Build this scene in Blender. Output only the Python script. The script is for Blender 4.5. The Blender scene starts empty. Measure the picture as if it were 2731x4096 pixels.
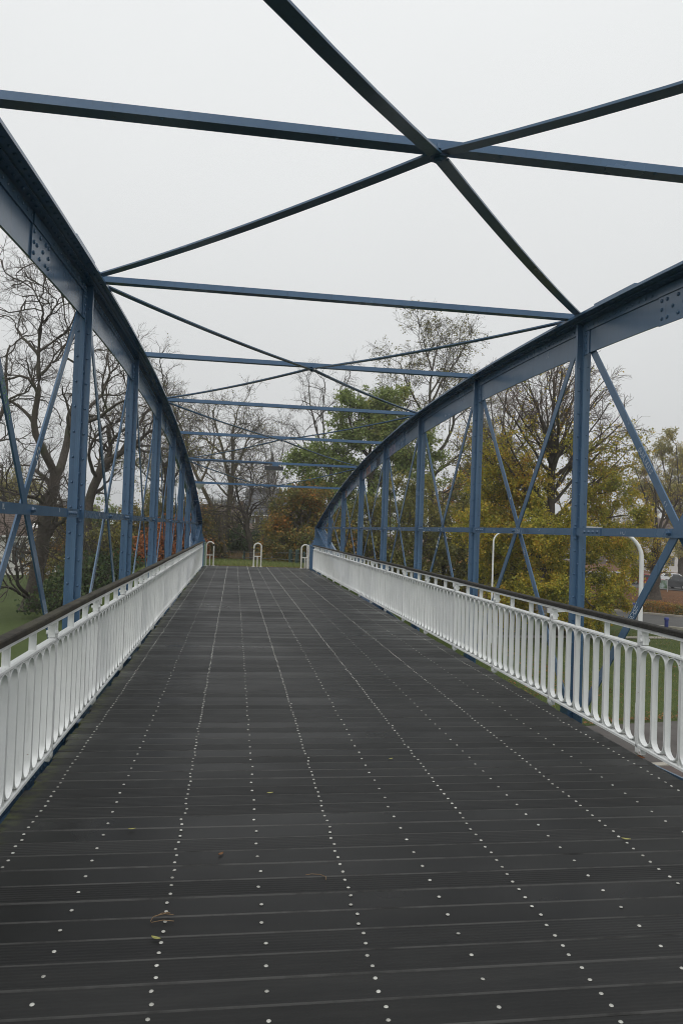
import bpy, bmesh, math, random
import numpy as np
from mathutils import Vector, Matrix

sc = bpy.context.scene
R = math.radians
random.seed(7)

# ------------------------------------------------------------------ camera
CAM = np.array([0.0, 0.0, 1.65])
FPX, IW, IH = 2944.0, 2731.0, 4096.0
YAW, PITCH, ROLL = 0.14339, 0.02438, 0.0349
_f = np.array([math.sin(YAW) * math.cos(PITCH), math.cos(YAW) * math.cos(PITCH), math.sin(PITCH)])
_r = np.array([math.cos(YAW), -math.sin(YAW), 0.0])
_u = np.cross(_r, _f)
_cr, _sr = math.cos(ROLL), math.sin(ROLL)
_r, _u = _cr * _r + _sr * _u, -_sr * _r + _cr * _u
cam_data = bpy.data.cameras.new('camera')
cam_data.sensor_fit = 'HORIZONTAL'
cam_data.sensor_width = 24.0
cam_data.lens = 24.0 * FPX / IW
cam_data.clip_start = 0.05
cam_data.clip_end = 3000
cam = bpy.data.objects.new('camera', cam_data)
cam.matrix_world = Matrix(((_r[0], _u[0], -_f[0], CAM[0]), (_r[1], _u[1], -_f[1], CAM[1]),
                           (_r[2], _u[2], -_f[2], CAM[2]), (0, 0, 0, 1)))
sc.collection.objects.link(cam)
sc.camera = cam

# ------------------------------------------------------------------ sky, sun, exposure
SUN_EL, SUN_AZ = R(52), R(200)
world = bpy.data.worlds.new('World')
sc.world = world
world.use_nodes = True
wn, wl_ = world.node_tree.nodes, world.node_tree.links
wn.clear()
w_out = wn.new('ShaderNodeOutputWorld')
w_bg = wn.new('ShaderNodeBackground')
w_sky = wn.new('ShaderNodeTexSky')
w_sky.sky_type = 'NISHITA'
w_sky.sun_disc = False
w_sky.sun_elevation = SUN_EL
w_sky.sun_rotation = SUN_AZ
w_sky.dust_density = 6.0
w_hsv = wn.new('ShaderNodeHueSaturation')
w_hsv.inputs['Saturation'].default_value = 0.12
w_geo = wn.new('ShaderNodeTexCoord')
w_sep = wn.new('ShaderNodeSeparateXYZ')
w_ramp = wn.new('ShaderNodeMapRange')          # overcast cloud deck: brighter overhead than at the horizon
w_ramp.inputs['From Min'].default_value = 0.0
w_ramp.inputs['From Max'].default_value = 1.0
w_ramp.inputs['To Min'].default_value = 7.0
w_ramp.inputs['To Max'].default_value = 11.0
w_noise = wn.new('ShaderNodeTexNoise')
w_noise.inputs['Scale'].default_value = 1.6
w_noise.inputs['Detail'].default_value = 5
w_nm = wn.new('ShaderNodeMapRange')
w_nm.inputs['To Min'].default_value = 0.94
w_nm.inputs['To Max'].default_value = 1.06
w_mul = wn.new('ShaderNodeMath'); w_mul.operation = 'MULTIPLY'
w_tint = wn.new('ShaderNodeVectorMath'); w_tint.operation = 'SCALE'
w_tint.inputs[0].default_value = (0.975, 0.995, 1.0)
w_mix = wn.new('ShaderNodeMixRGB')
w_mix.inputs['Fac'].default_value = 0.93
wl_.new(w_geo.outputs['Generated'], w_sep.inputs[0])
wl_.new(w_sep.outputs['Z'], w_ramp.inputs['Value'])
wl_.new(w_geo.outputs['Generated'], w_noise.inputs['Vector'])
wl_.new(w_noise.outputs['Fac'], w_nm.inputs['Value'])
wl_.new(w_ramp.outputs[0], w_mul.inputs[0])
wl_.new(w_nm.outputs[0], w_mul.inputs[1])
wl_.new(w_mul.outputs[0], w_tint.inputs['Scale'])
wl_.new(w_sky.outputs[0], w_hsv.inputs['Color'])
wl_.new(w_hsv.outputs[0], w_mix.inputs['Color1'])
wl_.new(w_tint.outputs[0], w_mix.inputs['Color2'])
wl_.new(w_mix.outputs[0], w_bg.inputs['Color'])
w_bg.inputs['Strength'].default_value = 0.1
wl_.new(w_bg.outputs[0], w_out.inputs['Surface'])

sun_d = bpy.data.lights.new('sun', 'SUN')
sun_d.energy = 0.9
sun_d.angle = R(45)
sun_d.color = (1.0, 0.98, 0.95)
sun = bpy.data.objects.new('sun', sun_d)
sun.rotation_euler = (R(90) - SUN_EL, 0, R(180) - SUN_AZ)
sc.collection.objects.link(sun)

sc.view_settings.view_transform = 'Standard'
sc.view_settings.look = 'None'
sc.view_settings.exposure = 0.0
sc.view_settings.gamma = 1.0
sc.render.engine = 'CYCLES'
sc.cycles.use_denoising = True
sc.cycles.filter_width = 1.0
sc.cycles.max_bounces = 6
sc.cycles.diffuse_bounces = 3
sc.cycles.glossy_bounces = 2
sc.cycles.transmission_bounces = 3
sc.cycles.caustics_reflective = False
sc.cycles.caustics_refractive = False


def at(px, py, Y):
    """the point at distance Y along the bridge that the photo shows at this pixel"""
    d = _r * ((px - IW / 2) / FPX) - _u * ((py - IH / 2) / FPX) + _f
    return CAM + d * (Y / d[1])


def atz(px, py, z):
    d = _r * ((px - IW / 2) / FPX) - _u * ((py - IH / 2) / FPX) + _f
    return CAM + d * ((z - CAM[2]) / d[2])


# ------------------------------------------------------------------ scene helpers
COL = sc.collection
WLOC = {}


def tag(o, label=None, cat=None, group=None, kind=None):
    if label: o['label'] = label
    if cat: o['category'] = cat
    if group: o['group'] = group
    if kind: o['kind'] = kind
    return o


def empty(name, loc=(0, 0, 0), label=None, cat=None, group=None, kind=None):
    o = bpy.data.objects.new(name, None)
    o.empty_display_size = 0.2
    o.location = loc
    COL.objects.link(o)
    WLOC[o.name] = Vector(loc)
    return tag(o, label, cat, group, kind)


def put(name, me, parent=None, loc=(0, 0, 0), rot=None):
    """link mesh data as an object; loc is a world place"""
    o = bpy.data.objects.new(name, me)
    COL.objects.link(o)
    WLOC[o.name] = Vector(loc)
    if parent is not None:
        o.parent = parent
        o.location = Vector(loc) - WLOC[parent.name]
    else:
        o.location = loc
    if rot is not None:
        o.rotation_euler = rot
    return o


class MB:
    def __init__(self):
        self.v, self.f, self.m = [], [], []

    def quad_faces(self, base, idx, mi=0):
        for q in idx:
            self.f.append(tuple(base + i for i in q)); self.m.append(mi)

    def box(self, c, s, mi=0, ax=None):
        """box centred at c with full sizes s, optional axes"""
        b = len(self.v)
        hx, hy, hz = s[0] / 2, s[1] / 2, s[2] / 2
        for dx, dy, dz in ((-1, -1, -1), (1, -1, -1), (1, 1, -1), (-1, 1, -1), (-1, -1, 1), (1, -1, 1), (1, 1, 1), (-1, 1, 1)):
            if ax is None:
                self.v.append((c[0] + dx * hx, c[1] + dy * hy, c[2] + dz * hz))
            else:
                p = Vector(c) + ax[0] * (dx * hx) + ax[1] * (dy * hy) + ax[2] * (dz * hz)
                self.v.append(tuple(p))
        self.quad_faces(b, ((0, 3, 2, 1), (4, 5, 6, 7), (0, 1, 5, 4), (1, 2, 6, 5), (2, 3, 7, 6), (3, 0, 4, 7)), mi)
        return self

    def span(self, lo, hi, mi=0):
        return self.box([(a + b) / 2 for a, b in zip(lo, hi)], [b - a for a, b in zip(lo, hi)], mi)

    def bar(self, a, b, w, t, up=(0, 0, 1), mi=0):
        """flat bar from a to b; w is its width across, t its thickness along 'up x dir'"""
        a, b = Vector(a), Vector(b)
        d = (b - a); L = d.length; d.normalize()
        s = d.cross(Vector(up)); s.normalize()
        n = s.cross(d)
        return self.box((a + b) / 2, (L, t, w), mi, (d, s, n))

    def prism(self, prof, y0, y1, mi=0, axis='y'):
        """profile of (x,z) pairs extruded from y0 to y1 (or (y,z) along x)"""
        b = len(self.v); n = len(prof)
        for y in (y0, y1):
            for p, q in prof:
                self.v.append((p, y, q) if axis == 'y' else (y, p, q))
        for i in range(n):
            j = (i + 1) % n
            self.f.append((b + i, b + j, b + n + j, b + n + i)); self.m.append(mi)
        self.f.append(tuple(b + i for i in reversed(range(n)))); self.m.append(mi)
        self.f.append(tuple(b + n + i for i in range(n))); self.m.append(mi)
        return self

    def tube(self, pts, rad, sides=8, mi=0, caps=True):
        pts = [Vector(p) for p in pts]
        b = len(self.v)
        ref = None
        for k, p in enumerate(pts):
            d = (pts[min(k + 1, len(pts) - 1)] - pts[max(k - 1, 0)]).normalized()
            if ref is None:
                ref = Vector((0, 0, 1)) if abs(d.z) < 0.9 else Vector((1, 0, 0))
            s = d.cross(ref).normalized(); n = s.cross(d).normalized(); ref = n
            r = rad[k] if hasattr(rad, '__len__') else rad
            for i in range(sides):
                a = 2 * math.pi * i / sides
                self.v.append(tuple(p + s * (math.cos(a) * r) + n * (math.sin(a) * r)))
        for k in range(len(pts) - 1):
            for i in range(sides):
                j = (i + 1) % sides
                self.f.append((b + k * sides + i, b + k * sides + j, b + (k + 1) * sides + j, b + (k + 1) * sides + i)); self.m.append(mi)
        if caps:
            self.f.append(tuple(b + i for i in reversed(range(sides)))); self.m.append(mi)
            e = b + (len(pts) - 1) * sides
            self.f.append(tuple(e + i for i in range(sides))); self.m.append(mi)
        return self

    def dome(self, c, r, h, n=(0, 0, 1), sides=8, mi=0):
        c, n = Vector(c), Vector(n).normalized()
        s = n.orthogonal().normalized(); t = n.cross(s)
        b = len(self.v)
        for rr, hh in ((1.0, 0.0), (0.72, 0.7)):
            for i in range(sides):
                a = 2 * math.pi * i / sides
                self.v.append(tuple(c + s * (math.cos(a) * r * rr) + t * (math.sin(a) * r * rr) + n * (h * hh)))
        self.v.append(tuple(c + n * h))
        for i in range(sides):
            j = (i + 1) % sides
            self.f.append((b + i, b + j, b + sides + j, b + sides + i)); self.m.append(mi)
            self.f.append((b + sides + i, b + sides + j, b + 2 * sides)); self.m.append(mi)
        return self

    def sweep(self, prof, ys, fx, fz, mi=0):
        """closed profile (dx,dz) swept along y"""
        b = len(self.v); n = len(prof)
        for y in ys:
            for p, q in prof:
                self.v.append((fx(y) + p, y, fz(y) + q))
        for k in range(len(ys) - 1):
            for i in range(n):
                j = (i + 1) % n
                self.f.append((b + k * n + i, b + k * n + j, b + (k + 1) * n + j, b + (k + 1) * n + i)); self.m.append(mi)
        self.f.append(tuple(b + i for i in reversed(range(n)))); self.m.append(mi)
        e = b + (len(ys) - 1) * n
        self.f.append(tuple(e + i for i in range(n))); self.m.append(mi)
        return self

    def mesh(self, name, mats, smooth=None, origin=None):
        me = bpy.data.meshes.new(name)
        vs = self.v
        if origin is not None:
            ox, oy, oz = origin
            vs = [(x - ox, y - oy, z - oz) for x, y, z in vs]
        me.from_pydata(vs, [], self.f)
        for m in (mats if isinstance(mats, (list, tuple)) else [mats]):
            me.materials.append(m)
        if any(self.m):
            me.polygons.foreach_set('material_index', self.m)
        bm = bmesh.new(); bm.from_mesh(me)
        bmesh.ops.recalc_face_normals(bm, faces=bm.faces)
        bm.to_mesh(me); bm.free()
        if smooth:
            me.polygons.foreach_set('use_smooth', [True] * len(me.polygons))
            me.set_sharp_from_angle(angle=R(smooth))
        me.update()
        return me

    def build(self, name, mats, parent=None, smooth=None, origin=None):
        """world-space vertices become an object whose origin is 'origin' (default: the parent's place)"""
        if origin is None:
            origin = WLOC[parent.name] if parent is not None else (0, 0, 0)
        return put(name, self.mesh(name, mats, smooth, origin), parent, origin)


# ------------------------------------------------------------------ materials
def new_mat(name):
    m = bpy.data.materials.new(name)
    m.use_nodes = True
    nt = m.node_tree
    return m, nt.nodes, nt.links, nt.nodes['Principled BSDF']


def noise(n, l, scale, detail=4, vec=None, rough=0.55):
    t = n.new('ShaderNodeTexNoise')
    t.inputs['Scale'].default_value = scale
    t.inputs['Detail'].default_value = detail
    t.inputs['Roughness'].default_value = rough
    if vec is not None: l.new(vec, t.inputs['Vector'])
    return t


def ramp(n, l, src, stops):
    r = n.new('ShaderNodeValToRGB')
    e = r.color_ramp.elements
    while len(e) < len(stops): e.new(0.5)
    for k, (p, c) in enumerate(stops):
        e[k].position = p
        e[k].color = (c, c, c, 1) if isinstance(c, (int, float)) else (*c, 1)
    l.new(src, r.inputs['Fac'])
    return r


def mixc(n, l, fac, a, b):
    m = n.new('ShaderNodeMixRGB')
    if isinstance(fac, (int, float)): m.inputs['Fac'].default_value = fac
    else: l.new(fac, m.inputs['Fac'])
    for k, c in (('Color1', a), ('Color2', b)):
        if isinstance(c, tuple): m.inputs[k].default_value = (*c, 1)
        else: l.new(c, m.inputs[k])
    return m.outputs[0]


def bump(n, l, bsdf, height, strength, dist=0.01):
    b = n.new('ShaderNodeBump')
    b.inputs['Strength'].default_value = strength
    b.inputs['Distance'].default_value = dist
    l.new(height, b.inputs['Height'])
    l.new(b.outputs[0], bsdf.inputs['Normal'])


def position(n):
    return n.new('ShaderNodeNewGeometry').outputs['Position']


def mottled(name, c1, c2, scale=3.0, rough=0.7, c3=None, scale3=0.4, th3=(0.5, 0.7), bmp=0.0, bscale=40, metal=0.0, spec=0.5, rvar=0.0):
    m, n, l, b = new_mat(name)
    pos = position(n)
    t = noise(n, l, scale, 6, pos)
    fac = ramp(n, l, t.outputs['Fac'], [(0.32, 0.0), (0.68, 1.0)])
    col = mixc(n, l, fac.outputs[0], c1, c2)
    if c3:
        t3 = noise(n, l, scale3, 5, pos, 0.65)
        f3 = ramp(n, l, t3.outputs['Fac'], [(th3[0], 0.0), (th3[1], 1.0)])
        col = mixc(n, l, f3.outputs[0], col, c3)
    l.new(col, b.inputs['Base Color'])
    b.inputs['Roughness'].default_value = rough
    if rvar:
        rr = n.new('ShaderNodeMapRange')
        rr.inputs['To Min'].default_value = rough - rvar
        rr.inputs['To Max'].default_value = rough + rvar
        l.new(t.outputs['Fac'], rr.inputs['Value'])
        l.new(rr.outputs[0], b.inputs['Roughness'])
    b.inputs['Metallic'].default_value = metal
    b.inputs['Specular IOR Level'].default_value = spec
    if bmp:
        tb = noise(n, l, bscale, 3, pos)
        bump(n, l, b, tb.outputs['Fac'], bmp, 0.02)
    return m


M = {}
# blue truss paint: brush-laid coat, slightly chalked, with thin dirt runs
m, n, l, b = new_mat('blue_paint')
pos = position(n)
mp = n.new('ShaderNodeMapping'); mp.inputs['Scale'].default_value = (9, 9, 0.8)
l.new(pos, mp.inputs['Vector'])
t1 = noise(n, l, 1.7, 6, pos)
t2 = noise(n, l, 3.0, 5, mp.outputs[0], 0.7)
t3 = noise(n, l, 60, 2, pos)
c = mixc(n, l, ramp(n, l, t1.outputs['Fac'], [(0.35, 0.0), (0.7, 1.0)]).outputs[0], (0.058, 0.120, 0.212), (0.082, 0.154, 0.258))
c = mixc(n, l, ramp(n, l, t2.outputs['Fac'], [(0.56, 0.0), (0.82, 0.55)]).outputs[0], c, (0.042, 0.058, 0.080))
c = mixc(n, l, ramp(n, l, t3.outputs['Fac'], [(0.70, 0.0), (0.78, 0.5)]).outputs[0], c, (0.20, 0.26, 0.33))
tr_ = noise(n, l, 7.5, 6, pos, 0.75)
c = mixc(n, l, ramp(n, l, tr_.outputs['Fac'], [(0.71, 0.0), (0.745, 0.8)]).outputs[0], c, (0.105, 0.048, 0.022))
tg_ = noise(n, l, 0.9, 4, pos, 0.6)
c = mixc(n, l, ramp(n, l, tg_.outputs['Fac'], [(0.5, 0.0), (0.8, 0.25)]).outputs[0], c, (0.13, 0.20, 0.28))
l.new(c, b.inputs['Base Color'])
rr = n.new('ShaderNodeMapRange'); rr.inputs['To Min'].default_value = 0.12; rr.inputs['To Max'].default_value = 0.36
l.new(t1.outputs['Fac'], rr.inputs['Value']); l.new(rr.outputs[0], b.inputs['Roughness'])
tb = noise(n, l, 26, 3, pos)
bump(n, l, b, tb.outputs['Fac'], 0.05, 0.01)
M['blue'] = m
# white railing paint, thick, with chips and rust specks
m, n, l, b = new_mat('white_paint')
pos = position(n)
t1 = noise(n, l, 2.2, 6, pos)
mp = n.new('ShaderNodeMapping'); mp.inputs['Scale'].default_value = (14, 14, 1.0); l.new(pos, mp.inputs['Vector'])
t2 = noise(n, l, 2.5, 5, mp.outputs[0], 0.7)
t3 = noise(n, l, 34, 2, pos)
c = mixc(n, l, ramp(n, l, t1.outputs['Fac'], [(0.3, 0.0), (0.7, 1.0)]).outputs[0], (0.74, 0.755, 0.745), (0.84, 0.85, 0.84))
c = mixc(n, l, ramp(n, l, t2.outputs['Fac'], [(0.55, 0.0), (0.85, 0.55)]).outputs[0], c, (0.36, 0.37, 0.345))
c = mixc(n, l, ramp(n, l, t3.outputs['Fac'], [(0.775, 0.0), (0.80, 1.0)]).outputs[0], c, (0.20, 0.08, 0.03))
l.new(c, b.inputs['Base Color'])
b.inputs['Roughness'].default_value = 0.5
tb = noise(n, l, 55, 4, pos)
bump(n, l, b, tb.outputs['Fac'], 0.25, 0.01)
M['white'] = m
# deck boards: near-black recycled boards, ribbed along their length, damp
m, n, l, b = new_mat('deck_board')
tc = n.new('ShaderNodeTexCoord')
oi = n.new('ShaderNodeObjectInfo')
pos = position(n)
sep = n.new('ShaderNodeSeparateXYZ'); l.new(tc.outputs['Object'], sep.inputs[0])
seps = n.new('ShaderNodeSeparateXYZ'); l.new(pos, seps.inputs[0])
mp = n.new('ShaderNodeMapping'); mp.inputs['Scale'].default_value = (0.7, 5, 1); l.new(pos, mp.inputs['Vector'])
t1 = noise(n, l, 1.6, 6, mp.outputs[0], 0.65)
t2 = noise(n, l, 0.55, 4, pos)
t3 = noise(n, l, 120, 2, pos)
shade = n.new('ShaderNodeMapRange'); shade.inputs['To Min'].default_value = 0.55; shade.inputs['To Max'].default_value = 1.5
l.new(oi.outputs['Random'], shade.inputs['Value'])
c = mixc(n, l, ramp(n, l, t1.outputs['Fac'], [(0.3, 0.0), (0.75, 1.0)]).outputs[0], (0.0110, 0.0112, 0.0114), (0.020, 0.0199, 0.0193))
vm = n.new('ShaderNodeVectorMath'); vm.operation = 'SCALE'
l.new(c, vm.inputs[0]); l.new(shade.outputs[0], vm.inputs['Scale'])
c = vm.outputs[0]
c = mixc(n, l, ramp(n, l, t3.outputs['Fac'], [(0.73, 0.0), (0.78, 0.5)]).outputs[0], c, (0.09, 0.088, 0.08))
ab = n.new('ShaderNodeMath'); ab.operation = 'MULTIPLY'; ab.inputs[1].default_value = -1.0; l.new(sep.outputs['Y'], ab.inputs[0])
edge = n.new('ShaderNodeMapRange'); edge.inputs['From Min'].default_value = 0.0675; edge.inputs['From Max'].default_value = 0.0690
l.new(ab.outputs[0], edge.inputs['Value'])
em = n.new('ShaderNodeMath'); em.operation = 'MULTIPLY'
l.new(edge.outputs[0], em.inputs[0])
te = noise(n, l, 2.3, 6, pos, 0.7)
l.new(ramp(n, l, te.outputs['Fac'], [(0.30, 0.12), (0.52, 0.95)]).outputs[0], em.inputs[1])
c = mixc(n, l, em.outputs[0], c, (0.082, 0.082, 0.080))  # near edge paler: wear plus skylight on the bevel, put into the colour
mossx = n.new('ShaderNodeMapRange'); mossx.inputs['From Min'].default_value = -1.07; mossx.inputs['From Max'].default_value = -1.17
l.new(seps.outputs['X'], mossx.inputs['Value'])
mossm = n.new('ShaderNodeMath'); mossm.operation = 'MULTIPLY'
tm = noise(n, l, 14, 5, pos)
l.new(mossx.outputs[0], mossm.inputs[0])
l.new(ramp(n, l, tm.outputs['Fac'], [(0.42, 0.0), (0.62, 1.0)]).outputs[0], mossm.inputs[1])
c = mixc(n, l, mossm.outputs[0], c, (0.055, 0.062, 0.020))
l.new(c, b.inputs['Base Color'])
rr = n.new('ShaderNodeMapRange'); rr.inputs['From Min'].default_value = 0.3; rr.inputs['From Max'].default_value = 0.7
rr.inputs['To Min'].default_value = 0.22; rr.inputs['To Max'].default_value = 0.42
l.new(t2.outputs['Fac'], rr.inputs['Value'])
ra = n.new('ShaderNodeMath'); ra.operation = 'MULTIPLY_ADD'; ra.inputs[1].default_value = 0.22; 
l.new(oi.outputs['Random'], ra.inputs[0]); l.new(rr.outputs[0], ra.inputs[2])
l.new(ra.outputs[0], b.inputs['Roughness'])
sv = n.new('ShaderNodeMapRange'); sv.inputs['To Min'].default_value = 0.165; sv.inputs['To Max'].default_value = 0.11
fr = n.new('ShaderNodeMath'); fr.operation = 'FRACT'
f7 = n.new('ShaderNodeMath'); f7.operation = 'MULTIPLY'; f7.inputs[1].default_value = 7.3
l.new(oi.outputs['Random'], f7.inputs[0]); l.new(f7.outputs[0], fr.inputs[0]); l.new(fr.outputs[0], sv.inputs['Value'])
l.new(sv.outputs[0], b.inputs['Specular IOR Level'])
wv = n.new('ShaderNodeTexWave'); wv.wave_type = 'BANDS'; wv.bands_direction = 'Y'; wv.inputs['Scale'].default_value = 16
wv.inputs['Distortion'].default_value = 0.0
l.new(tc.outputs['Object'], wv.inputs['Vector'])
rib = n.new('ShaderNodeMath'); rib.operation = 'GREATER_THAN'; rib.inputs[1].default_value = 0.35
l.new(oi.outputs['Random'], rib.inputs[0])
rm = n.new('ShaderNodeMath'); rm.operation = 'MULTIPLY'; l.new(wv.outputs['Fac'], rm.inputs[0]); l.new(rib.outputs[0], rm.inputs[1])
bump(n, l, b, rm.outputs[0], 0.16, 0.004)
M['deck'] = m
M['screw'] = mottled('screw_steel', (0.26, 0.255, 0.23), (0.66, 0.66, 0.61), 3.3, 0.45, (0.16, 0.11, 0.07), 7, (0.66, 0.72), metal=0.35)
M['wood_dark'] = mottled('weathered_dark_wood', (0.016, 0.015, 0.013), (0.042, 0.038, 0.032), 18, 0.85, (0.09, 0.085, 0.07), 3, (0.6, 0.8), 0.5, 90)
M['wood_moss'] = mottled('weathered_mossy_wood', (0.024, 0.020, 0.015), (0.055, 0.047, 0.034), 12, 0.9, (0.075, 0.070, 0.040), 2.5, (0.45, 0.75), 0.6, 80)
M['steel_dark'] = mottled('dark_steel', (0.014, 0.016, 0.019), (0.026, 0.029, 0.033), 5, 0.6)
M['lamp_white'] = mottled('pole_white_paint', (0.66, 0.67, 0.66), (0.76, 0.77, 0.76), 2, 0.45)
M['lamp_grey'] = mottled('luminaire_grey', (0.36, 0.37, 0.38), (0.46, 0.47, 0.48), 2, 0.45)
M['diffuser'] = mottled('lamp_diffuser', (0.5, 0.5, 0.48), (0.6, 0.6, 0.58), 5, 0.3)
M['hoop'] = mottled('hoop_cream_paint', (0.60, 0.59, 0.53), (0.72, 0.71, 0.65), 6, 0.5, (0.22, 0.20, 0.17), 5, (0.62, 0.75))
M['tape'] = mottled('black_tape', (0.015, 0.015, 0.015), (0.03, 0.03, 0.03), 5, 0.5)
M['fence_green'] = mottled('fence_dark_green', (0.018, 0.040, 0.036), (0.030, 0.058, 0.050), 4, 0.55)
M['fence_rail'] = mottled('fence_rail_grey', (0.10, 0.11, 0.10), (0.16, 0.17, 0.16), 4, 0.5)
M['bollard_blue'] = mottled('bollard_blue', (0.018, 0.028, 0.16), (0.03, 0.045, 0.22), 4, 0.5)
M['concrete'] = mottled('concrete', (0.22, 0.21, 0.19), (0.32, 0.31, 0.28), 1.5, 0.9, (0.13, 0.13, 0.11), 0.8, (0.5, 0.75), 0.3, 30)
M['pier_paint'] = mottled('pier_inner_paint', (0.60, 0.60, 0.57), (0.72, 0.72, 0.70), 3, 0.6, (0.30, 0.28, 0.26), 2.5, (0.52, 0.62))
M['rubber'] = mottled('tyre_rubber', (0.012, 0.012, 0.012), (0.02, 0.02, 0.02), 4, 0.8)
M['rust'] = mottled('rust', (0.16, 0.055, 0.018), (0.24, 0.095, 0.03), 20, 0.9)


def flat_mat(name, c, rough=0.7, metal=0.0):
    m, n, l, b = new_mat(name)
    pos = position(n)
    t = noise(n, l, 25, 3, pos)
    k = 0.8
    col = mixc(n, l, t.outputs['Fac'], tuple(x * k for x in c), tuple(min(1, x * 1.15) for x in c))
    l.new(col, b.inputs['Base Color'])
    b.inputs['Roughness'].default_value = rough
    b.inputs['Metallic'].default_value = metal
    return m


M['scratch'] = flat_mat('scratched_pale', (0.48, 0.55, 0.62))
M['gr_white'] = flat_mat('marker_white', (0.66, 0.68, 0.68))
M['gr_green'] = flat_mat('marker_green', (0.12, 0.30, 0.10))
M['gr_mint'] = flat_mat('spray_mint', (0.26, 0.42, 0.33))
M['gr_orange'] = flat_mat('spray_orange', (0.34, 0.17, 0.12))
M['gr_black'] = flat_mat('marker_black', (0.02, 0.02, 0.025))
M['gr_violet'] = flat_mat('spray_violet', (0.22, 0.20, 0.30))
M['gr_blue'] = flat_mat('sticker_blue', (0.03, 0.16, 0.36))
M['gr_red'] = flat_mat('spray_red', (0.36, 0.06, 0.05))

# ------------------------------------------------------------------ bridge layout
DY, YB = 3.31, 10.44                 # panel length, middle of the span
XL, XR = -1.465, 3.491               # truss planes
RL, RR = -1.24, 3.24                 # railing planes
ZM = 1.716                           # middle line of the lens-shaped girders
YEND = YB + 6 * DY


def zt(y):                           # top of upper chord
    return 3.955 - 0.00568 * (y - YB) ** 2


def zb(y):                           # bottom of lower chord
    return 2 * ZM - zt(y)


# ------------------------------------------------------------------ ground
ZG = -4.3


def sstep(a, b, x):
    t = np.clip((x - a) / (b - a), 0, 1)
    return t * t * (3 - 2 * t)


def ground_z(x, y):
    x = np.asarray(x, float); y = np.asarray(y, float)
    p = np.where(y < 32, -0.13, -0.13 - 0.037 * (y - 32))
    p = np.where(y > 78, -0.13 - 0.037 * 46 + (ZG + 0.13 + 0.037 * 46) * sstep(78, 96, y), p)
    w = sstep(-9, -3, x) * (1 - sstep(6, 14, x)) * sstep(29.2, 30.1, y)
    z = ZG + (p - ZG) * w
    z = z + 0.05 * np.sin(x * 0.21 + 1.3) * np.cos(y * 0.17) * (w < 0.02)
    return z


xs = np.concatenate([np.linspace(-900, -70, 14), np.arange(-60, 80, 1.0), np.linspace(86, 900, 14)])
ys = np.concatenate([np.linspace(-300, -25, 6), np.arange(-20, 28, 2.0), np.arange(28, 34, 0.4), np.arange(34, 110, 1.5), np.linspace(114, 1400, 22)])
gx, gy = np.meshgrid(xs, ys)
gz = ground_z(gx, gy)
gv = np.stack([gx, gy, gz], -1).reshape(-1, 3)
nx_, ny_ = len(xs), len(ys)
gi = (np.arange(ny_ - 1)[:, None] * nx_ + np.arange(nx_ - 1)[None]).ravel()
gf = np.stack([gi, gi + 1, gi + nx_ + 1, gi + nx_], -1)

m, n, l, b = new_mat('grass_ground')
pos = position(n)
t1 = noise(n, l, 0.35, 6, pos, 0.65)
t2 = noise(n, l, 7, 5, pos, 0.7)
t3 = noise(n, l, 60, 3, pos)
c = mixc(n, l, ramp(n, l, t1.outputs['Fac'], [(0.3, 0.0), (0.7, 1.0)]).outputs[0], (0.052, 0.080, 0.020), (0.085, 0.115, 0.034))
c = mixc(n, l, ramp(n, l, t2.outputs['Fac'], [(0.42, 0.0), (0.72, 0.75)]).outputs[0], c, (0.055, 0.070, 0.022))
c = mixc(n, l, ramp(n, l, t3.outputs['Fac'], [(0.45, 0.0), (0.75, 0.55)]).outputs[0], c, (0.115, 0.140, 0.045))
# brown leaf fall beneath the park trees beyond the road
sp = n.new('ShaderNodeSeparateXYZ'); l.new(pos, sp.inputs[0])
far = n.new('ShaderNodeMath'); far.operation = 'MULTIPLY_ADD'; far.inputs[1].default_value = 1.0; far.inputs[2].default_value = 0.0
l.new(sp.outputs['X'], far.inputs[0])
su = n.new('ShaderNodeMath'); su.operation = 'ADD'; l.new(far.outputs[0], su.inputs[0]); l.new(sp.outputs['Y'], su.inputs[1])
mk = n.new('ShaderNodeMapRange'); mk.inputs['From Min'].default_value = 88; mk.inputs['From Max'].default_value = 91
l.new(su.outputs[0], mk.inputs['Value'])
mx = n.new('ShaderNodeMapRange'); mx.inputs['From Min'].default_value = 9; mx.inputs['From Max'].default_value = 18
l.new(sp.outputs['X'], mx.inputs['Value'])
mm = n.new('ShaderNodeMath'); mm.operation = 'MULTIPLY'; l.new(mk.outputs[0], mm.inputs[0]); l.new(mx.outputs[0], mm.inputs[1])
t4 = noise(n, l, 1.3, 6, pos, 0.7)
m4 = n.new('ShaderNodeMath'); m4.operation = 'MULTIPLY'; l.new(mm.outputs[0], m4.inputs[0])
l.new(ramp(n, l, t4.outputs['Fac'], [(0.25, 0.55), (0.5, 1.0)]).outputs[0], m4.inputs[1])
t5 = noise(n, l, 9, 4, pos, 0.7)
lit = mixc(n, l, ramp(n, l, t5.outputs['Fac'], [(0.35, 0.0), (0.65, 1.0)]).outputs[0], (0.100, 0.045, 0.020), (0.19, 0.085, 0.034))
c = mixc(n, l, m4.outputs[0], c, lit)
l.new(c, b.inputs['Base Color']); b.inputs['Roughness'].default_value = 0.95
b.inputs['Specular IOR Level'].default_value = 0.2
bump(n, l, b, t2.outputs['Fac'], 0.8, 0.15)
M['grass'] = m
me = bpy.data.meshes.new('ground')
me.from_pydata(gv.tolist(), [], gf.tolist())
me.materials.append(m)
me.polygons.foreach_set('use_smooth', [True] * len(me.polygons))
put('ground', me)['kind'] = 'structure'

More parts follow.
